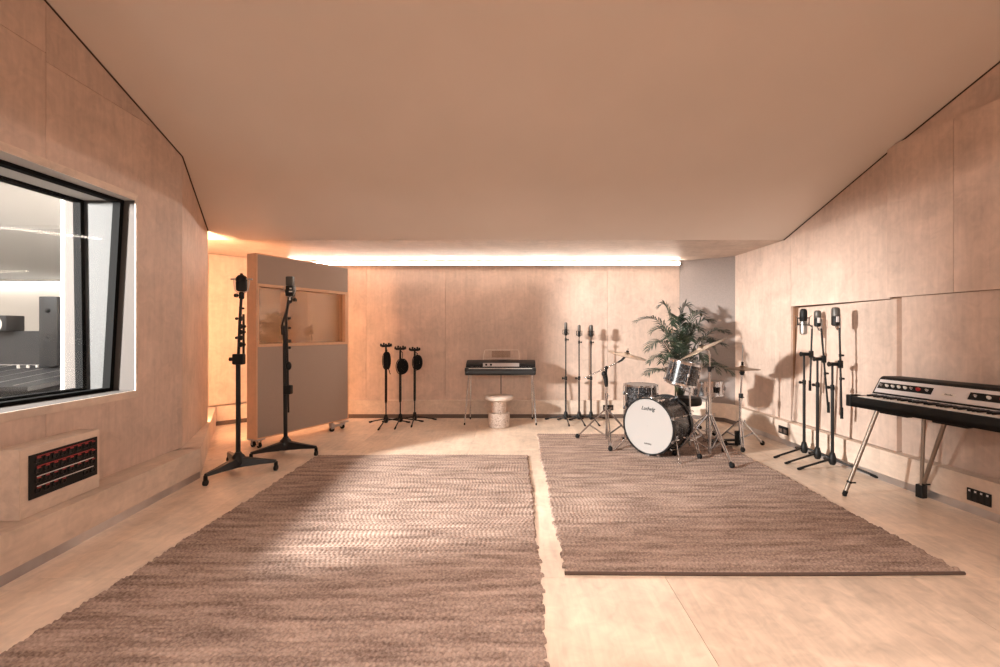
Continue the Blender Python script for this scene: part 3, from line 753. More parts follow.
t = studio_stand(-2.335, 4.56, [(-2.52, 4.28), (-2.004, 4.51), (-2.52, 4.88)], 'farther tall studio stand on a wheeled base, in front of the taupe screen')
mb = MB(); mb.tube([V(0, 0, .12), V(-.01, 0, 1.30)], .019, 16); mb.build('pole', M['black_pole'], t)
mb = MB(); mb.tube([V(.045, -.02, 1.58), V(.02, -.03, 1.40), V(.035, -.03, 1.0), V(.045, -.03, .43)], [.012, .012, .010, .009], 12); mb.build('boom', M['black_pole'], t)
mb = MB(); mb.tube([V(.03, -.02, 1.5), V(-.04, 0, 1.3), V(-.03, 0, 1.22)], .010, 10); mb.build('inner_tube', M['black_pole'], t)
mb = MB(); mb.box((.04, -.03, .66), (.075, .06, .09), bevel=.01); mb.build('counterweight', M['black'], t)
mb = MB(); mb.ball((.05, -.04, .90), .04, (.7, .7, 1.1)); mb.build('cable_weight', M['black'], t)
for z, a in ((1.08, 0), (1.15, 0), (1.22, PI), (1.28, 0), (1.38, 0)): clutch(t, z, .85, a, x=.005)
clutch(t, 1.565, 1.2, 0, x=.045)
mt = empty('microphone', 'square grey microphone in a wire cradle on the wheeled stand before the screen', 'microphone', (-2.275, 4.535, 1.60))
mic_side(mt, h=.20, r=.036, m_body=M['black'], grille=M['grille'], square=True)
mb = MB(); mb.box((.02, -.034, .045), (.03, .006, .012)); mb.box((.02, -.034, .075), (.018, .006, .012)); mb.build('switch_plate', M['white_key'], mt, smooth=False)
mb = MB(); mb.tube([V(-.055, -.01, .10), V(-.06, -.01, .06), V(-.04, -.01, .01), V(0, -.01, -.012), V(.04, -.01, .01), V(.06, -.01, .06), V(.055, -.01, .10)], .004, 8)
mb.tube([V(0, -.01, -.04), V(0, -.01, -.01)], .009, 8); mb.build('cradle', M['steel'], mt)

# brass foot-valve like clamps lying on the bases are small knobs on the floor side
# ------------------------------------------------------------------ three boom stands on the right
RS = [((2.862, 4.47), 'black boom stand by the right wall holding the spider-cradle microphone', 'large silver and black microphone in a spider cradle by the right wall', 1.02, .155, 1.30),
      ((2.855, 4.262), 'middle boom stand of the three by the right wall', 'short black microphone with a silver badge on the middle right-hand stand', .985, .17, 1.28),
      ((2.865, 4.075), 'nearest boom stand of the three by the right wall, closest to the stage piano', 'black microphone on the boom stand closest to the stage piano', .95, .17, 1.30)]
for i, ((x, y), lab, mlab, zc, _, zt) in enumerate(RS):
    t = empty('microphone_stand', lab, 'microphone stand', (x, y, 0))
    tripod(t, .33, 190 - 2 * i, r_leg=.0095, hub_z=.09)
    mb = MB(); mb.tube([V(0, 0, .06), V(0, 0, .72), V(0, 0, .75)], [.0135, .0135, .011], 12); mb.build('lower_tube', M['black_pole'], t)
    mb = MB(); mb.tube([V(0, 0, .7), V(.0, 0, zc)], .0095, 12); mb.build('upper_tube', M['black_pole'], t)
    clutch(t, .74, .9, PI)
    # clamp + boom hanging beside the pole
    bx0 = (.055, .06, .045)[i]
    top = V((.065, .022, .05)[i], -.02, (1.275, 1.275, 1.28)[i]); bot = V((.045, .09, .07)[i], -.02, (.66, .48, .46)[i])
    mb = MB(); mb.tube([top, bot], .0085, 12); bo = mb.build('boom', M['black_pole'], t)
    mb = MB(); mb.tube([bot + V(0, 0, .10), bot], .0125, 10); mb.build('grip', M['rubber'], bo)
    f = (top.z - zc) / (top.z - bot.z); cc = top.lerp(bot, f)
    mb = MB(); mb.tube([V(-.015, 0, zc), V(cc.x + .012, -.01, zc)], .017, 12)
    mb.tube([V(-.034, 0, zc), V(-.015, 0, zc)], [.024, .018], 12); mb.box((cc.x, -.02, zc), (.034, .034, .07), bevel=.008); mb.build('swivel_clamp', M['black'], t)
    for z_ in ((), (.85,), (.82, 1.03))[i]: clutch(t, z_, .6, 0, x=top.lerp(bot, (top.z - z_) / (top.z - bot.z)).x, y=-.02, nm='collar')
    mt_loc = V(x, y, 0) + top
    if i == 0:
        mt = empty('microphone', mlab, 'microphone', mt_loc + V(-.085, 0, -.06), 0)
        mic_side(mt, h=.255, r=.033, m_body=M['steel'], grille=M['black'])
        shock_ring(mt, .13, .055, .0035, .07)
        mb = MB(); 
        for s1 in (-1, 1):
            for s2 in (-1, 1): mb.tube([V(.03 * s1, 0, .13 + .02 * s2), V(.085 * s1, 0, .13 + .06 * s2)], .003, 6)
        mb.tube([V(.03, 0, .10), V(.085, 0, .085), V(.085, 0, .055)], .008, 8)
        mb.build('cradle_arm', M['steel'], mt)
    else:
        mt = empty('microphone', mlab, 'microphone', mt_loc + V(-.035, 0, .015), 0)
        mic_side(mt, h=.155 if i == 1 else .17, r=.029 if i == 1 else .034, m_body=M['black'], grille=M['grille'])
        mb = MB(); mb.box((-.006, -(.029 if i == 1 else .034), .06), (.024, .008, .05), bevel=.002); mb.build('badge', M['silver'], mt)
        mb = MB(); mb.tube([V(.0, 0, .0), V(.012, 0, -.03), V(.032, 0, -.035), V(.035, 0, -.016)], .006, 8); mb.tube([V(.036, 0, -.02), V(.04, 0, .07)], .006, 8); mb.build('cradle_arm', M['steel'], mt)

# ------------------------------------------------------------------ electric piano at the back wall
def small_piano():
    t = empty('electric_piano', 'small black electric piano on splayed metal legs against the back wall', 'electric piano', (-.207, 5.95, 0))
    w = .94
    def body(x0, x1, prof):
        mb = MB(); mb.prism([V(x0, y, z) for y, z in prof], (x1 - x0, 0, 0)); return mb
    prof = [(0, .665), (.43, .665), (.43, .835), (.25, .852), (.135, .80), (.12, .738), (.022, .738), (.018, .748), (.004, .748), (0, .74)]
    mb = body(-w / 2, w / 2, prof)
    bmesh.ops.bevel(mb.bm, geom=list(mb.bm.edges), offset=.008, segments=2, affect='EDGES'); mb.build('case', M['black_gloss'], t)
    for s in (-1, 1):
        mb = MB(); mb.box((s * (w / 2 - .02), .06, .735), (.045, .13, .05), bevel=.01); mb.build('cheek_block', M['black_gloss'], t)
    mb = MB()
    n = 38; kw = (w - .1) / n
    for k in range(n): mb.box((-(w - .1) / 2 + kw * (k + .5), .06, .744), (kw * .93, .10, .016))
    kb = mb.build('keyboard', M['white_key'], t, smooth=False)
    mb = MB()
    for k in range(n):
        if k % 7 in (0, 1, 3, 4, 5): mb.box((-(w - .1) / 2 + kw * (k + 1), .08, .766), (kw * .5, .06, .012))
    mb.build('black_keys', M['black'], kb, smooth=False)
    rot = Matrix.Rotation(math.radians(64), 4, 'X')
    cp = Matrix.Translation((.005, .131, .792)) @ Matrix.Rotation(math.radians(74), 4, 'X')
    mb = MB(); mb.box((0, 0, .003), (.49, .048, .008), mtx=cp); pn = mb.build('control_panel', M['silver'], t, smooth=False)
    for x in (-.2, -.135):
        mb = MB(); mb.lathe([(.014, .005), (.014, .018), (.010, .022)], 14, cp @ Matrix.Translation((x, 0, 0))); mb.build('knob', M['black'], pn)
    for sx in (-1, 1):
        for fy, by in ((.06, .0), (.36, .42)):
            top = V(sx * .425, fy, .67); bot = V(sx * (.475 if fy < .2 else .44), by + (.02 if fy < .2 else 0), .012)
            mb = MB(); mb.tube([top, bot], [.011, .008], 12); lg = mb.build('leg', M['chrome'], t)
            mb = MB(); mb.tube([bot + V(0, 0, .02), bot - V(0, 0, .011)], .011, 10); mb.build('foot_tip', M['rubber'], lg)
    mb = MB(); mb.tube([V(0, .25, .67), V(0, .25, .10)], .006, 8); mb.build('pedal_rod', M['black_pole'], t)
    mb = MB(); mb.box((0, .24, .05), (.10, .16, .1), bevel=.01); mb.build('pedal_box', M['black'], t)
    mb = MB(); mb.tube([V(-.25, .30, .845), V(-.235, .34, .97), V(-.225, .342, .985), V(.235, .342, .985), V(.245, .34, .97), V(.255, .30, .845)], .0045, 8)
    mb.tube([V(-.245, .31, .87), V(.25, .31, .87)], .003, 6)
    ms = mb.build('music_rest', M['wire'], t)
    mb = MB(); mb.box((-.0, .33, .925), (.26, .003, .09)); mb.build('clear_plate', M['acrylic'], ms, smooth=False)
small_piano()

t = empty('stool', 'stacked terrazzo stool with a pale round top, in front of the small piano', 'stool', (-.223, 5.90, 0))
mb = MB(); mb.lathe([(.135, 0), (.141, .006), (.141, .18), (.136, .187)], 40); mb.build('base_drum', M['terrazzo'], t)
mb = MB(); mb.lathe([(.096, .186), (.096, .36)], 36); mb.build('neck', M['terrazzo'], t)
mb = MB(); mb.lathe([(.15, .345), (.182, .36), (.188, .372), (.188, .395), (.18, .402)], 44); mb.build('top', M['terrazzo_top'], t)

# ------------------------------------------------------------------ drum kit
def lug(mb, x, y, z, ang, l=.05, axis='z'):
    pass
def drum(t, R, H, n, mtx, shell_m, top_head=True, bot_head=True, hoop_m=None, hoop_w=.018, hoop_t=.004, head_m=None):
    """drum along local z from 0 to H"""
    mb = MB(); mb.lathe([(R - .008, .004), (R, .006), (R, H - .006), (R - .008, H - .004)], 48, mtx); mb.build('shell', shell_m, t)
    hoop_m = hoop_m or M['chrome']; head_m = head_m or M['white']
    for z, on in ((H, top_head), (0, bot_head)):
        if not on: continue
        s = 1 if z else -1
        mb = MB(); mb.lathe([(R - .002, z - .004 * s), (R + .004, z - .004 * s), (R + .004, z + .002 * s), (R - .004, z + .003 * s), (.001, z + .003 * s)] if s > 0 else [(.001, -.003), (R - .004, -.003), (R + .004, -.002), (R + .004, .004), (R - .002, .004)], 48, mtx, cap=False)
        mb.build('drumhead', head_m, t)
        mb = MB(); h0, h1 = (z - hoop_w * .75, z + hoop_w * .45) if s > 0 else (-hoop_w * .45, hoop_w * .75)
        mb.lathe([(R + .006, h0), (R + .006 + hoop_t, h0), (R + .006 + hoop_t, h1), (R + .004, h1), (R + .004, (h0 + h1) / 2), (R + .006, h0)], 48, mtx, cap=False); mb.build('hoop', hoop_m, t)
    for k in range(n):
        a = 2 * PI * (k + .5) / n; c, s = math.cos(a), math.sin(a)
        P = lambda r, z: mtx @ V(r * c, r * s, z)
        mb = MB()
        mb.tube([P(R + .014, H + .004), P(R + .014, H * .5 + .0)], .0035, 6) if top_head else None
        mb.tube([P(R + .014, -.004), P(R + .014, H * .5)], .0035, 6) if bot_head else None
        for zz in ((H * .72, H * .28) if H > .25 else (H * .5,)):
            mb.tube([P(R + .006, zz - .022), P(R + .014, zz - .014), P(R + .014, zz + .014), P(R + .006, zz + .022)], [.006, .011, .011, .006], 8)
        mb.tube([P(R + .014, H + .002), P(R + .014, H + .010)], .006, 6)
        mb.build('tension_rod', M['chrome'], t)

# bass drum
BD = V(1.314, 4.48, 0); ca = math.radians(-48)
t = empty('bass_drum', 'big black pearl bass drum lying on its side, white front head facing left', 'drum', BD, ca)
zc = .302; R0 = .268
mx = Matrix.Translation((0, 0, zc)) @ Matrix.Rotation(-PI / 2, 4, 'X')    # local z -> +y
mb = MB(); mb.lathe([(R0 - .01, .006), (R0, .008), (R0, .352), (R0 - .01, .354)], 64, mx); mb.build('shell', M['pearl'], t)
for z, s in ((0, -1), (.36, 1)):
    mb = MB(); a, b_ = (z - .014, z + .026) if s < 0 else (z - .026, z + .014)
    mb.lathe([(R0 + .004, a), (R0 + .016, a), (R0 + .016, b_), (R0 + .004, b_), (R0 + .004, a)], 64, mx, cap=False); hp = mb.build('hoop', M['black_gloss'], t)
    mb = MB(); mb.lathe([(.001, z + .003 * s), (R0 - .012, z + .003 * s), (R0 - .004, z + .006 * s), (R0 + .003, z + .002 * s), (R0 + .003, z - .006 * s)], 64, mx, cap=False); mb.build('drumhead', M['white'], t)
for k in range(8):
    a = 2 * PI * (k + .5) / 8; P = lambda r, z: mx @ V(r * math.cos(a), r * math.sin(a), z)
    mb = MB()
    for z0, z1, zz in ((-.016, .10, .10), (.376, .26, .26)):
        mb.tube([P(R0 + .014, z0), P(R0 + .014, z1)], .0035, 6)
        mb.tube([P(R0 + .0, zz - .03), P(R0 + .014, zz - .015), P(R0 + .014, zz + .015), P(R0 + .0, zz + .03)], [.006, .011, .011, .006], 8)
        mb.box((0, 0, 0), (.02, .02, .03), mtx=Matrix.Translation(P(R0 + .018, -.002 if z0 < 0 else .362)))
    mb.build('tension_rod', M['chrome'], t)
for s in (-1, 1):
    mb = MB(); mb.tube([V(s * .24, .10, .20), V(s * .36, -.04, .012)], .008, 10)
    mb.ball((s * .36, -.04, .014), .013); mb.box((s * .245, .10, .21), (.03, .04, .05), bevel=.006); mb.build('spur', M['chrome'], t)
mb = MB(); mb.box((0, .06, zc + R0 + .008), (.05, .06, .02), bevel=.005); mb.tube([V(0, .06, zc + R0 + .01), V(0, .06, zc + R0 + .035)], .009, 8); mb.build('mount_plate', M['chrome'], t)
mb = MB(); mb.box((0, -.0, .016), (.06, .05, .02), bevel=.004); mb.box((0, .03, .006), (.05, .05, .008)); mb.build('hoop_clamp', M['chrome'], t)
lm = Matrix.Translation((.0, -.0045, zc + .175)) @ Matrix.Rotation(PI / 2, 4, 'X')
text('brand_lettering', 'Ludwig', .052, M['mark'], t, lm, shear=.35)
text('small_lettering', 'LUDWIG', .020, M['mark'], t, Matrix.Translation((0, -.0045, zc - .175)) @ Matrix.Rotation(PI / 2, 4, 'X'))

# floor tom
t = empty('floor_tom', 'black pearl floor tom with white head, behind the left side of the bass drum', 'drum', (1.445, 5.22, .012))
drum(t, .178, .38, 8, Matrix.Translation((0, 0, .235)), M['pearl'])
for a in (200, 320, 80):
    c, s = math.cos(math.radians(a)), math.sin(math.radians(a))
    mb = MB(); mb.tube([V(.20 * c, .20 * s, .45), V(.20 * c, .20 * s, .10), V(.225 * c, .225 * s, .04), V(.232 * c, .232 * s, .02)], .006, 8); lg = mb.build('leg', M['chrome'], t)
    mb = MB(); mb.ball((.232 * c, .232 * s, .014), .014); mb.build('rubber_foot', M['rubber'], lg)
    mb = MB(); mb.box((.19 * c, .19 * s, .40), (.04, .04, .06), bevel=.008); mb.build('leg_bracket', M['chrome'], t)

# rack tom, tipped towards the drummer
t = empty('rack_tom', 'black pearl tom held up above the bass drum, tilted towards the stool', 'drum', (1.76, 4.83, 0))
mx = Matrix.Translation((.0, 0, .69)) @ Matrix.Rotation(math.radians(12), 4, 'Y') @ Matrix.Rotation(math.radians(4), 4, 'X')
drum(t, .158, .23, 6, mx, M['pearl'], head_m=M['white'])
# snare-type stand carrying the tom
t = empty('drum_stand', 'chrome tripod stand under the tilted tom, right of the bass drum', 'stand', (1.80, 4.66, .012))
def braced_tripod(t, R, a0, top, m=M['chrome'], r=.0075, drop=.10, foot=None):
    for i in range(3):
        a = math.radians(a0 + 120 * i); c, s = math.cos(a), math.sin(a); n = V(-s, c, 0)
        A = V(.02 * c, .02 * s, top); B = V(R * c, R * s, .018)
        mb = MB()
        for k in (-1, 1): mb.tube([A + n * .012 * k, A.lerp(B, .5) + n * .012 * k, B + n * .008 * k], r * .85, 8)
        mid = A.lerp(B, .55)
        for k in (-1, 1): mb.tube([V(.018 * c, .018 * s, drop) + n * .008 * k, mid + n * .008 * k], r * .68, 6)
        lg = mb.build('leg', m, t)
        mb = MB(); mb.ball((B.x, B.y, .024), .025, (1.0, 1.0, 1.1), 12); mb.tube([A.lerp(B, .93), B + V(0, 0, .004)], [.015, .019], 10); mb.build('rubber_foot', M['rubber'], lg)
    mb = MB(); mb.tube([V(0, 0, top - .03), V(0, 0, top + .03)], .019, 12); mb.tube([V(0, 0, top), V(.04, 0, top)], .006, 6); mb.box((.045, 0, top), (.012, .01, .03)); mb.build('leg_collar', m, t)
    mb = MB(); mb.tube([V(0, 0, drop - .02), V(0, 0, drop + .02)], .016, 12); mb.build('brace_collar', m, t)
def wing(mb, p, d, s=1.0):
    p = Vector(p); d = Vector(d).normalized(); mb.tube([p, p + d * .03 * s], .005 * s, 6)
    u = d.cross(V(0, 0, 1)).normalized() if abs(d.z) < .9 else V(1, 0, 0); q = p + d * .03 * s
    mb.tube([q - u * .018 * s, q + u * .018 * s], [.006 * s, .006 * s], 6)
braced_tripod(t, .30, -94, .30)
mb = MB(); mb.tube([V(0, 0, .05), V(0, 0, .40)], .0115, 12); mb.build('lower_tube', M['chrome'], t)
mb = MB(); mb.tube([V(0, 0, .38), V(0, 0, .60)], .009, 12); wing(mb, (0, 0, .41), (1, 0, 0)); mb.tube([V(0, 0, .38), V(0, 0, .43)], .016, 12); mb.build('upper_tube', M['chrome'], t)
mb = MB()
bc = V(-.04, .17, .665)
for k in range(3):
    a = math.radians(30 + 120 * k); e_ = bc + V(.165 * math.cos(a), .165 * math.sin(a), -.035 * math.cos(a))
    mb.tube([V(0, 0, .60), bc + V(0, 0, -.03), bc.lerp(e_, .5) + V(0, 0, -.02), e_, e_ + V(0, 0, .035)], .006, 8)
    mb.ball(e_ + V(0, 0, .03), .012)
mb.build('basket', M['chrome'], t)

# snare
t = empty('snare_drum', 'shallow chrome snare drum standing between the tom and the hi-hat', 'drum', (2.17, 5.12, 0))
drum(t, .172, .145, 8, Matrix.Translation((0, 0, .53)) @ Matrix.Rotation(math.radians(-2), 4, 'X'), M['chrome'])
mb = MB(); mb.box((.03, -.19, .60), (.035, .02, .06), bevel=.004); mb.build('strainer', M['black'], t)
t = empty('drum_stand', 'chrome basket stand under the snare drum, behind the ride cymbal stand', 'stand', (2.17, 5.12, .012))
braced_tripod(t, .27, -70, .28, r=.007)
mb = MB(); mb.tube([V(0, 0, .05), V(0, 0, .47)], .011, 12); mb.build('pole', M['chrome'], t)
mb = MB()
for k in range(3):
    a = math.radians(10 + 120 * k); c, s = math.cos(a), math.sin(a)
    mb.tube([V(0, 0, .45), V(.09 * c, .09 * s, .48), V(.187 * c, .187 * s, .505), V(.192 * c, .192 * s, .55)], .006, 8)
mb.build('basket', M['chrome'], t)

# throne
t = empty('drum_throne', 'low round black drum seat behind the bass drum', 'stool', (2.13, 5.60, 0))
mb = MB(); mb.lathe([(.14, .33), (.165, .34), (.172, .37), (.168, .41), (.15, .43), (.08, .437), (.001, .438)], 36); mb.build('seat', M['black'], t)
mb = MB(); mb.tube([V(0, 0, .06), V(0, 0, .34)], .013, 12); mb.build('pole', M['chrome'], t)
braced_tripod(t, .24, 30, .22)

# cymbals
def cymbal(R, dome=.014, bell=.03):
    mb = MB(); pr = [(.006, .0), (R * .13, -.004), (R * .16, -.014), (R * .20, -.018), (R * .6, -.030), (R, -.042)]
    up = [(r, z + .0025 + .0) for r, z in pr]
    pts = [(pr[-1][0], pr[-1][1])]; full = up + [(R + .0005, pr[-1][1] + .001)] + pr[::-1]
    full = [(r, z * (dome / .014) * 1.0) for r, z in full]
    mb.lathe(full, 56, cap=False); return mb
def cym_obj(R, loc, rx, ry, label, m, dome=.012):
    t = empty('cymbal', label, 'cymbal', loc); t.rotation_euler = (rx, ry, 0)
    o = cymbal(R, dome); o.build('bronze_plate', m, t)
    mb = MB(); mb.tube([V(0, 0, -.018), V(0, 0, -.005)], .016, 12); mb.tube([V(0, 0, .003), V(0, 0, .018)], .017, 12); mb.build('felt_washer', M['black'], t)
    mb = MB(); mb.tube([V(0, 0, .018), V(0, 0, .032)], .007, 8); wing(mb, (0, 0, .026), (0, 0, 1), .5); mb.build('wing_nut', M['chrome'], t)
# crash on boom stand at left
CC = V(1.225, 4.95, 1.015)
cym_obj(.215, CC, math.radians(6), math.radians(12), 'thin crash cymbal on the left boom stand, dipping to the right', M['brass'])
t = empty('cymbal_stand', 'chrome boom cymbal stand at the left of the drum kit', 'stand', (1.005, 5.0, .012))
braced_tripod(t, .36, -95, .36, r=.008, drop=.08)
mb = MB(); mb.tube([V(0, 0, .04), V(0, 0, .52)], .0125, 12); mb.build('lower_tube', M['chrome'], t)
mb = MB(); mb.tube([V(0, 0, .5), V(0, 0, .62), V(0, 0, .70)], [.010, .010, .010], 12); mb.tube([V(0, 0, .49), V(0, 0, .55)], .017, 12); wing(mb, (0, 0, .52), (1, 0, 0)); mb.build('middle_tube', M['chrome'], t)
mb = MB(); mb.tube([V(0, -.0, .62), V(-.006, 0, .70), V(-.022, 0, .77)], [.019, .026, .028], 12); mb.ball((-.03, -.02, .765), .03); mb.ball((0, 0, .83), .022); mb.tube([V(0, -.03, .83), V(0, .03, .83)], .014, 10); mb.tube([V(-.01, 0, .76), V(0, 0, .83)], .014, 8); mb.build('tilter', M['black'], t)
mb = MB(); mb.tube([V(-.245, 0, .715), V(0, 0, .83), V(.13, -.02, .895)], .0065, 10)
mb.build('boom_arm', M['chrome'], t)
mb = MB(); mb.tube([V(.12, -.02, .89), V(.16, -.035, .915), V(.19, -.045, .95), V(.208, -.05, .985)], [.010, .013, .014, .012], 10); mb.tube([V(.205, -.05, .98), V(.222, -.05, 1.03)], .005, 8); mb.build('arm_end', M['black'], t)
# ride
CRP_ = V(1.815, 4.42, 1.10)
cym_obj(.245, CRP_, math.radians(-9.5), math.radians(-26), 'large ride cymbal tilted steeply up to the right above the tom', M['brass'])
t = empty('cymbal_stand', 'chrome cymbal stand at the front right of the drum kit, under the ride cymbal', 'stand', (1.885, 4.38, .012))
braced_tripod(t, .32, -78, .42, r=.0085, drop=.09)
mb = MB(); mb.tube([V(0, 0, .05), V(0, 0, .58)], .0145, 14); mb.build('lower_tube', M['chrome'], t)
mb = MB(); mb.tube([V(0, 0, .56), V(0, 0, .88)], .0115, 12); mb.tube([V(0, 0, .55), V(0, 0, .61)], .019, 12); wing(mb, (0, 0, .58), (1, 0, 0)); mb.build('middle_tube', M['chrome'], t)
mb = MB(); mb.tube([V(0, 0, .86), V(0, 0, 1.02), V(-.012, 0, 1.05), V(-.04, .02, 1.06), V(-.062, .035, 1.085)], .007, 10); mb.tube([V(-.06, .035, 1.08), V(-.075, .042, 1.125)], .004, 8); mb.build('upper_tube', M['chrome'], t)
mb = MB(); mb.tube([V(0, 0, .84), V(0, 0, .89)], [.014, .02], 12); mb.box((-.0, 0, .875), (.035, .03, .03), bevel=.006); mb.tube([V(0, 0, .875), V(.04, -.01, .885)], .006, 8); mb.build('tilter', M['black'], t)
# hi-hat
HX, HY = 2.44, 4.89
t = empty('hi_hat_stand', 'chrome hi-hat stand with pedal at the right end of the drum kit', 'stand', (HX, HY, 0))
braced_tripod(t, .26, -112, .27, r=.0095, drop=.09)
mb = MB(); mb.tube([V(-.01, 0, .04), V(.0, 0, .50)], .0125, 12); mb.build('lower_tube', M['chrome'], t)
mb = MB(); mb.tube([V(0, 0, .48), V(.015, 0, .79)], .010, 12); mb.tube([V(.0, 0, .49), V(.003, 0, .56)], .019, 12); wing(mb, (0, 0, .53), (1, 0, 0)); mb.build('upper_tube', M['chrome'], t)
mb = MB(); mb.tube([V(.015, 0, .74), V(.025, 0, 1.10)], .0055, 8); mb.build('pull_rod', M['steel'], t)
for nm_, a_, b_, r_ in (('memory_lock', V(.003, 0, .52), V(.004, 0, .57), .023), ('seat_cup', V(.017, 0, .77), V(.017, 0, .805), [.016, .03]), ('clutch', V(.02, 0, .875), V(.021, 0, .915), .013)):
    mb = MB(); mb.tube([a_, b_], r_, 12); mb.build(nm_, M['black'], t)
mb = MB(); mb.box((-.03, .0, .09), (.055, .05, .15), bevel=.012); pd = mb.build('pedal_frame', M['black'], t)
mb = MB(); mb.hexa([V(-.33, .13, .014), V(-.05, -.0, .05), V(-.02, .07, .05), V(-.30, .21, .014)], [V(-.33, .13, .026), V(-.05, -.0, .062), V(-.02, .07, .062), V(-.30, .21, .026)]); mb.build('footboard', M['black'], pd, smooth=False)
mb = MB(); mb.box((-.17, .11, .007), (.36, .07, .012), rot=Matrix.Rotation(math.radians(-26), 3, 'Z').to_euler()); mb.build('pedal_base', M['black'], pd, smooth=False)
t = empty('cymbal', 'lower hi-hat cymbal of the pair on the hi-hat stand', 'cymbal', (HX + .018, HY, .808))
o = cymbal(.178, .010); mm = o.mesh('bronze_plate', mtx=Matrix.Rotation(PI, 4, 'X')); mm.materials.append(M['brass_dark']); o = bpy.data.objects.new('bronze_plate', mm); COL.objects.link(o); o.parent = t
t = empty('cymbal', 'upper hi-hat cymbal with the rod through its bell', 'cymbal', (HX + .020, HY, .872)); t.rotation_euler = (0, math.radians(1.5), 0)
cymbal(.178, .012).build('bronze_plate', M['brass_dark'], t)

# ------------------------------------------------------------------ palm
PB = V(2.10, 5.83, 0)
t = empty('potted_palm', 'green potted palm with arching fronds behind the drum kit', 'plant', PB)
mb = MB(); mb.lathe([(.10, 0), (.115, .01), (.145, .26), (.155, .27), (.155, .29), (.14, .29), (.135, .26), (.001, .26)], 32); mb.build('pot', M['pot'], t)
mb = MB(); mb.lathe([(.136, .262), (.08, .27), (.001, .272)], 24, cap=False); mb.build('soil', M['soil'], t)
def at(px, py, Y): return V((px - CX) / F * Y, Y, CH - (py - CY) / F * Y)
def frond(root, ctrl, tip, ll, n=26, droop=.5, seed=0):
    rnd = random.Random(seed); root, ctrl, tip = [Vector(q) - PB for q in (root, ctrl, tip)]
    def bz(u): return root * (1 - u) ** 2 + ctrl * 2 * u * (1 - u) + tip * u * u
    pts = [bz(i / 14) for i in range(15)]
    mb = MB(); mb.tube(pts, [.006 * (1 - .75 * i / 14) for i in range(15)], 6)
    for i in range(n):
        u = .30 + .70 * i / (n - 1); p = bz(u); d = (bz(min(1, u + .02)) - bz(u - .02)).normalized()
        side = d.cross(V(0, 0, 1)); side = side.normalized() if side.length > .1 else V(1, 0, 0)
        upv = side.cross(d).normalized()
        l = ll * (math.sin(PI * (.18 + .72 * (i / (n - 1)))) ** .7) * rnd.uniform(.85, 1.1)
        for s in (-1, 1):
            dr = (d * .72 + side * s * .70 + upv * rnd.uniform(-.1, .35)).normalized()
            q1 = p + dr * l * .5; q2 = p + dr * l + V(0, 0, -droop * l * rnd.uniform(.6, 1.2))
            wv = d.cross(dr).cross(dr).normalized() * .0095; e_ = upv * .003
            v = [mb.bm.verts.new(c) for c in (p - wv * .4, q1 - wv, q2, q1 + wv, p + wv * .4, q1 + e_, p + e_)]
            mb.bm.faces.new((v[0], v[1], v[5], v[6])); mb.bm.faces.new((v[1], v[2], v[5])); mb.bm.faces.new((v[6], v[5], v[3], v[4])); mb.bm.faces.new((v[5], v[2], v[3]))
    mb.build('frond', M['leaf'], t)
Y0 = 5.83
root = at(680, 404, Y0)
fr = [((676, 300), (636, 322), 5.60, .17), ((668, 318), (648, 350), 5.55, .16), ((672, 290), (660, 306), 5.9, .16), ((678, 285), (690, 310), 5.75, .17),
      ((690, 305), (712, 322), 5.9, .16), ((684, 315), (668, 338), 5.35, .18), ((694, 325), (724, 345), 5.75, .17), ((700, 345), (732, 374), 5.8, .17),
      ((672, 356), (646, 374), 5.6, .15), ((690, 330), (706, 362), 5.4, .16), ((680, 295), (676, 322), 5.5, .17), ((698, 315), (728, 333), 6.0, .16), ((676, 330), (662, 362), 5.35, .14),
      ((686, 310), (700, 330), 5.55, .17), ((674, 312), (652, 332), 5.8, .17), ((680, 330), (676, 345), 5.2, .17), ((694, 310), (716, 352), 5.6, .16),
      ((688, 300), (702, 314), 6.0, .16), ((668, 340), (650, 362), 5.75, .14), ((696, 335), (718, 372), 5.9, .16), ((682, 318), (690, 340), 5.45, .18)]
for i, (c, tp, yy, ll) in enumerate(fr):
    frond(root + V(random.uniform(-.03, .03), random.uniform(-.03, .03), 0), at(*c, (Y0 + yy) / 2), at(*tp, yy), ll * 1.12, seed=i, droop=.28)
for k in range(5):
    mb = MB(); a = k * 1.3; mb.tube([V(.03 * math.cos(a), .03 * math.sin(a), .26), V(.035 * math.cos(a + .3), .035 * math.sin(a + .3), .55), root - PB + V(.01 * math.cos(a), .01 * math.sin(a), .02)], [.012, .010, .007], 8); mb.build('stem', M['stem'], t)

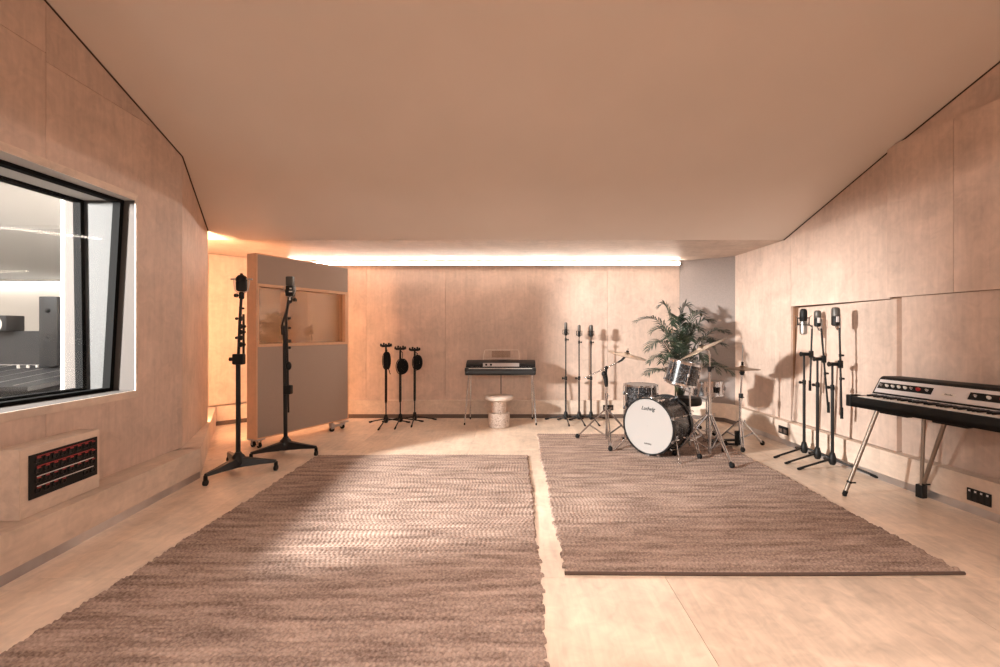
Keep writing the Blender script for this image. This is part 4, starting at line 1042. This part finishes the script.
# ------------------------------------------------------------------ stage piano at the right
def stage_piano():
    o0 = V(2.613, 3.559, 0); rz = math.atan2(-.981, .192)
    t = empty('stage_piano', 'large black and silver stage piano on tube legs by the right wall', 'electric piano', o0, rz)
    Lp = 1.22
    inv = Matrix.Translation(o0) @ Matrix.Rotation(rz, 4, 'Z'); inv = inv.inverted()
    def wl(x, y, z): return inv @ V(x, y, z)
    # case
    mb = MB(); mb.box((Lp / 2, .26, .678), (Lp, .52, .036), bevel=.005)
    mb.box((Lp / 2, .0105, .701), (Lp, .021, .082), bevel=.005); mb.build('case', M['black'], t)
    for x in (.02, Lp - .02):
        mb = MB(); mb.box((x, .045, .705), (.042, .10, .09), bevel=.006)
        mb.box((x, .14, .705), (.04, .2, .07), bevel=.004); mb.build('cheek_block', M['black'], t)
    # lid: side profile extruded along x
    prof = [(.20, .697), (.50, .697), (.505, .86), (.49, .887), (.31, .893), (.285, .885), (.275, .868), (.215, .768), (.20, .755)]
    mb = MB(); mb.prism([V(.035, y, z) for y, z in prof], (Lp - .07, 0, 0)); bmesh.ops.bevel(mb.bm, geom=[e for e in mb.bm.edges], offset=.004, segments=2, affect='EDGES'); mb.build('lid', M['black'], t)
    # silver face on the slope
    p0, p1 = V(0, .216, .768), V(0, .2775, .868); d = (p1 - p0); ln_ = d.length; d.normalize(); nrm = V(0, -d.z, d.y)
    mxf = Matrix(((1, 0, 0, 0), (0, d.y, nrm.y, 0), (0, d.z, nrm.z, 0), (0, 0, 0, 1)))
    def FM(x, v, h=0): return Matrix.Translation(V(x, 0, 0) + p0 + d * v + nrm * h) @ mxf
    mb = MB(); mb.box((0, 0, .002), (Lp - .09, ln_ - .004, .006), mtx=FM(Lp / 2, ln_ / 2)); fc = mb.build('face_panel', M['silver'], t, smooth=False)
    mb = MB(); mb.box((0, 0, .0), (Lp - .09, .03, .004), mtx=Matrix.Translation((Lp / 2, .200, .757))); mb.build('name_rail', M['silver'], t, smooth=False)
    for x0, x1 in ((.055, .44), (.66, 1.03)):
        mb = MB(); mb.box((0, 0, .006), (x1 - x0, .052, .004), mtx=FM((x0 + x1) / 2, .062)); pn = mb.build('control_panel', M['black'], t, smooth=False)
        ks = [(.08, 'chrome'), (.125, 'white_key'), (.17, 'white_key'), (.215, 'white_key'), (.26, 'white_key'), (.305, 'chrome'), (.35, 'red'), (.41, 'chrome')] if x0 < .1 else [(.70, 'chrome'), (.77, 'white_key'), (.84, 'red'), (.90, 'white_key'), (.97, 'chrome')]
        for x, mm in ks:
            rr = .011 if mm != 'red' else .014
            mb = MB(); mb.lathe([(rr, .008), (rr, .016), (rr * .75, .02), (rr * .55, .028), (.001, .028)], 14, FM(x, .062)); mb.build('knob', M[mm], pn)
    mb = MB(); mb.box((0, 0, .0065), (.075, .018, .003), mtx=FM(.545, .05)); np_ = mb.build('name_plate', M['white_key'], t, smooth=False)
    text('brand_lettering', 'Rhodes', .016, M['mark'], np_, FM(.545, .05, .0085) @ Matrix.Identity(4), shear=.2, depth=.0003)
    # keys
    n = 43; x0, x1 = .062, Lp - .062; kw = (x1 - x0) / n
    mk = bpy.data.meshes.new('white_key'); q = MB(); q.box((0, .065, .0), (kw * .93, .15, .02), bevel=.0015); mk = q.mesh('white_key'); mk.materials.append(M['white_key'])
    q = MB(); q.box((0, 0, 0), (kw * .52, .095, .016), bevel=.003); mbk = q.mesh('black_key'); mbk.materials.append(M['black_gloss'])
    for k in range(n):
        o = bpy.data.objects.new('white_key', mk); COL.objects.link(o); o.parent = t; o.location = (x0 + kw * (k + .5), .045, .734)
        if k % 7 in (0, 2, 3, 5, 6) and k < n - 1:
            o = bpy.data.objects.new('black_key', mbk); COL.objects.link(o); o.parent = t; o.location = (x0 + kw * (k + 1), .145, .75)
    # legs
    def leg(a, b):
        mb = MB(); mb.tube([wl(*a), wl(*b)], .0135, 14); l_ = mb.build('leg', M['tube'], t)
        mb = MB(); bb_ = Vector(b); aa = Vector(a); mb.tube([wl(*(bb_.lerp(aa, .045))), wl(*b), wl(b[0], b[1], 0.001)], [.016, .016, .014], 12); mb.build('rubber_foot', M['rubber'], l_)
        mb = MB(); c_ = bb_.lerp(aa, .14); mb.tube([wl(*c_), wl(*bb_.lerp(aa, .16))], .018, 12); mb.tube([wl(*c_), wl(c_.x + .05, c_.y, c_.z)], .006, 8); mb.build('adjuster', M['black'], l_)
    leg((2.70, 3.36, .662), (2.489, 3.41, .012)); leg((3.0, 3.13, .662), (3.05, 3.40, .012))
    leg((2.86, 2.55, .662), (2.66, 2.42, .012)); leg((3.16, 2.60, .662), (3.08, 2.42, .012))
    mb = MB(); mb.tube([wl(3.02, 3.33, .662), wl(3.035, 3.37, .02)], .012, 12); br = mb.build('pedal_rod', M['tube'], t)
    mb = MB(); a_ = wl(3.04, 3.375, .05); mb.box(tuple(a_), (.05, .05, .098), bevel=.006); mb.build('rod_foot', M['black'], br)
    for x in (.30, .66):
        mb = MB(); mb.box((x, .10, .648), (.20, .05, .026), bevel=.004); mb.build('underside_block', M['black'], t)
stage_piano()

# ------------------------------------------------------------------ patch box on the left
def patch_box():
    t = empty('wall_connector_box', 'plywood box on the left plinth with a black panel of red sockets', 'connector box')
    XA, XB = -2.597, -2.658; Y0_, Y1 = 2.356, 2.874; z0, z1 = .2555, .624
    def bx(y): return XA + (XB - XA) * (y - Y0_) / (Y1 - Y0_)
    t.location = (0, 0, 0)
    mb = MB()
    lo = [V(XA, Y0_, z0), V(XB, Y1, z0), V(xl(Y1) + .001, Y1, z0), V(xl(Y0_) + .001, Y0_, z0)]
    mb.hexa(lo, [p + V(0, 0, z1 - z0) for p in lo]); bmesh.ops.bevel(mb.bm, geom=list(mb.bm.edges), offset=.003, segments=2, affect='EDGES'); mb.build('plywood_case', M['ply_kick'], t)
    A = V(XA, Y0_, 0); d = (V(XB, Y1, 0) - A).normalized(); n = V(-d.y, d.x, 0) * -1
    if n.x < 0: n = -n
    mx = Matrix(((d.x, 0, n.x, A.x), (d.y, 0, n.y, A.y), (0, 1, 0, 0), (0, 0, 0, 1)))   # u along, v up, w out
    u0, u1, v0, v1 = .05, .465, .335, .60
    # measured on the photograph: panel between these
    u0, u1, v0, v1 = .045, .492, .345, .583
    mb = MB(); mb.box(((u0 + u1) / 2, (v0 + v1) / 2, .003), (u1 - u0, v1 - v0, .008), mtx=mx); pn = mb.build('socket_panel', M['black'], t, smooth=False)
    for r in range(4):
        v = v1 - .037 - r * .054
        mb = MB(); mb.box(((u0 + u1) / 2 + .005, v + .022, .0078), (u1 - u0 - .07, .005, .0012), mtx=mx); mb.build('label_strip', M['silver'] if r in (2, 3) else M['red'], pn, smooth=False)
        for c in range(8):
            if r == 3 and 4 <= c <= 5: continue
            u = u0 + .045 + c * .052
            red = not (r == 3 and c > 3)
            s_ = MB(); s_.lathe([(.0175, .007), (.0175, .012), (.012, .0125), (.011, .008), (.001, .008)], 16, mx @ Matrix.Translation((u, v, 0))); so = s_.build('socket', M['black_gloss'], pn)
            if red:
                s_ = MB(); s_.box((u + .002, v + .015, .0128), (.022, .006, .003), mtx=mx); s_.build('latch', M['red'], so, smooth=False)
patch_box()

# wall outlets
def outlet(A, B, t_, z, w, h, label, slots=2):
    A = Vector((*A, 0)); B = Vector((*B, 0)); d = (B - A).normalized(); n = V(d.y, -d.x, 0)
    P = A + d * t_
    mx = Matrix(((d.x, 0, n.x, 0), (d.y, 0, n.y, 0), (0, 1, 0, 0), (0, 0, 0, 1)))
    t = empty('power_outlet', label, 'socket', (P.x, P.y, z))
    mb = MB(); mb.box((0, 0, .003), (w, h, .010), mtx=mx, bevel=.002); mb.build('face_plate', M['black'], t)
    for k in range(slots):
        x = (k - (slots - 1) / 2) * w / slots
        mb = MB(); mb.box((x, -h * .08, .0085), (w / slots * .62, h * .5, .003), mtx=mx); mb.build('socket', M['toe_dark'] if slots == 2 else M['black_gloss'], t, smooth=False)
        mb = MB(); mb.box((x, h * .33, .0095), (w / slots * .3, h * .14, .004), mtx=mx); mb.build('switch', M['silver'] if slots > 2 else M['black_gloss'], t, smooth=False)
outlet((-3.40, 6.45), (2.45, 6.45), 1.32 + 3.40, .152, .145, .075, 'dark power socket on the back plinth behind the left cymbal stand')
outlet((2.905, 5.95), (2.97, 4.62), .985, .155, .16, .085, 'dark power socket on the right plinth beside the hi-hat')
outlet((3.054, 3.775), (3.135, 2.915), .745, .13, .145, .085, 'black multi-way power socket on the right plinth under the stage piano', 4)

# ------------------------------------------------------------------ repeats share a group
GR = (('leftmost of the three straight|middle of the three straight|rightmost of the three straight', 'straight microphone stands by the back wall'),
      ('low black stands with', 'low black stands with cable hanks'), ('low stand', 'hanks of cable on the low stands'),
      ('tall studio stand', 'tall studio stands on wheeled bases'), ('boom stand by the right|boom stand of the three|middle boom stand|black boom stand by', 'boom stands by the right wall'),
      ('straight stand|wire loop cradle', 'microphones on the straight stands'), ('wheeled stand', 'microphones on the wheeled stands'),
      ('spider cradle by|right-hand stand|boom stand closest', 'microphones by the right wall'))
for o in list(COL.objects):
    if o.parent or 'label' not in o: continue
    st = o.name.split('.')[0]; lab = o['label']
    g = {'rug': 'braided jute rugs', 'cymbal': 'cymbals of the drum kit', 'cymbal_stand': 'chrome cymbal stands', 'drum_stand': 'chrome drum stands',
         'power_outlet': 'power sockets on the plinth', 'studio_speaker': 'speakers in the control room', 'led_strip_light': 'light strips'}.get(st)
    if not g:
        for keys, gg in GR:
            if any(q in lab for q in keys.split('|')): g = gg; break
    if st not in ('microphone_stand', 'microphone', 'cable_stand', 'cable_hank', 'studio_boom_stand') and st not in ('rug', 'cymbal', 'cymbal_stand', 'drum_stand', 'power_outlet', 'studio_speaker', 'led_strip_light'): g = None
    if g: o['group'] = g

# ------------------------------------------------------------------ camera and world
cam = bpy.data.cameras.new('camera'); co = bpy.data.objects.new('camera', cam); COL.objects.link(co)
co.location = (0, 0, CH); co.rotation_euler = (PI / 2, 0, 0)
cam.sensor_width = 36; cam.lens = F / 1000 * 36; cam.shift_x = -(CX - 500) / 1000; cam.shift_y = -(333.5 - CY) / 1000
cam.clip_start = .05
SC.camera = co
w = bpy.data.worlds.new('world'); SC.world = w; w.use_nodes = True
w.node_tree.nodes['Background'].inputs[0].default_value = (1, .85, .75, 1); w.node_tree.nodes['Background'].inputs[1].default_value = .05
SC.view_settings.view_transform = 'Standard'; SC.view_settings.look = 'None'; SC.view_settings.gamma = 1
SC.view_settings.exposure = 0.58; SC.view_settings.use_curve_mapping = False
SC.cycles.use_denoising = True
SC.cycles.max_bounces = 10; SC.cycles.diffuse_bounces = 6; SC.cycles.transparent_max_bounces = 12
SC.cycles.sample_clamp_indirect = 6
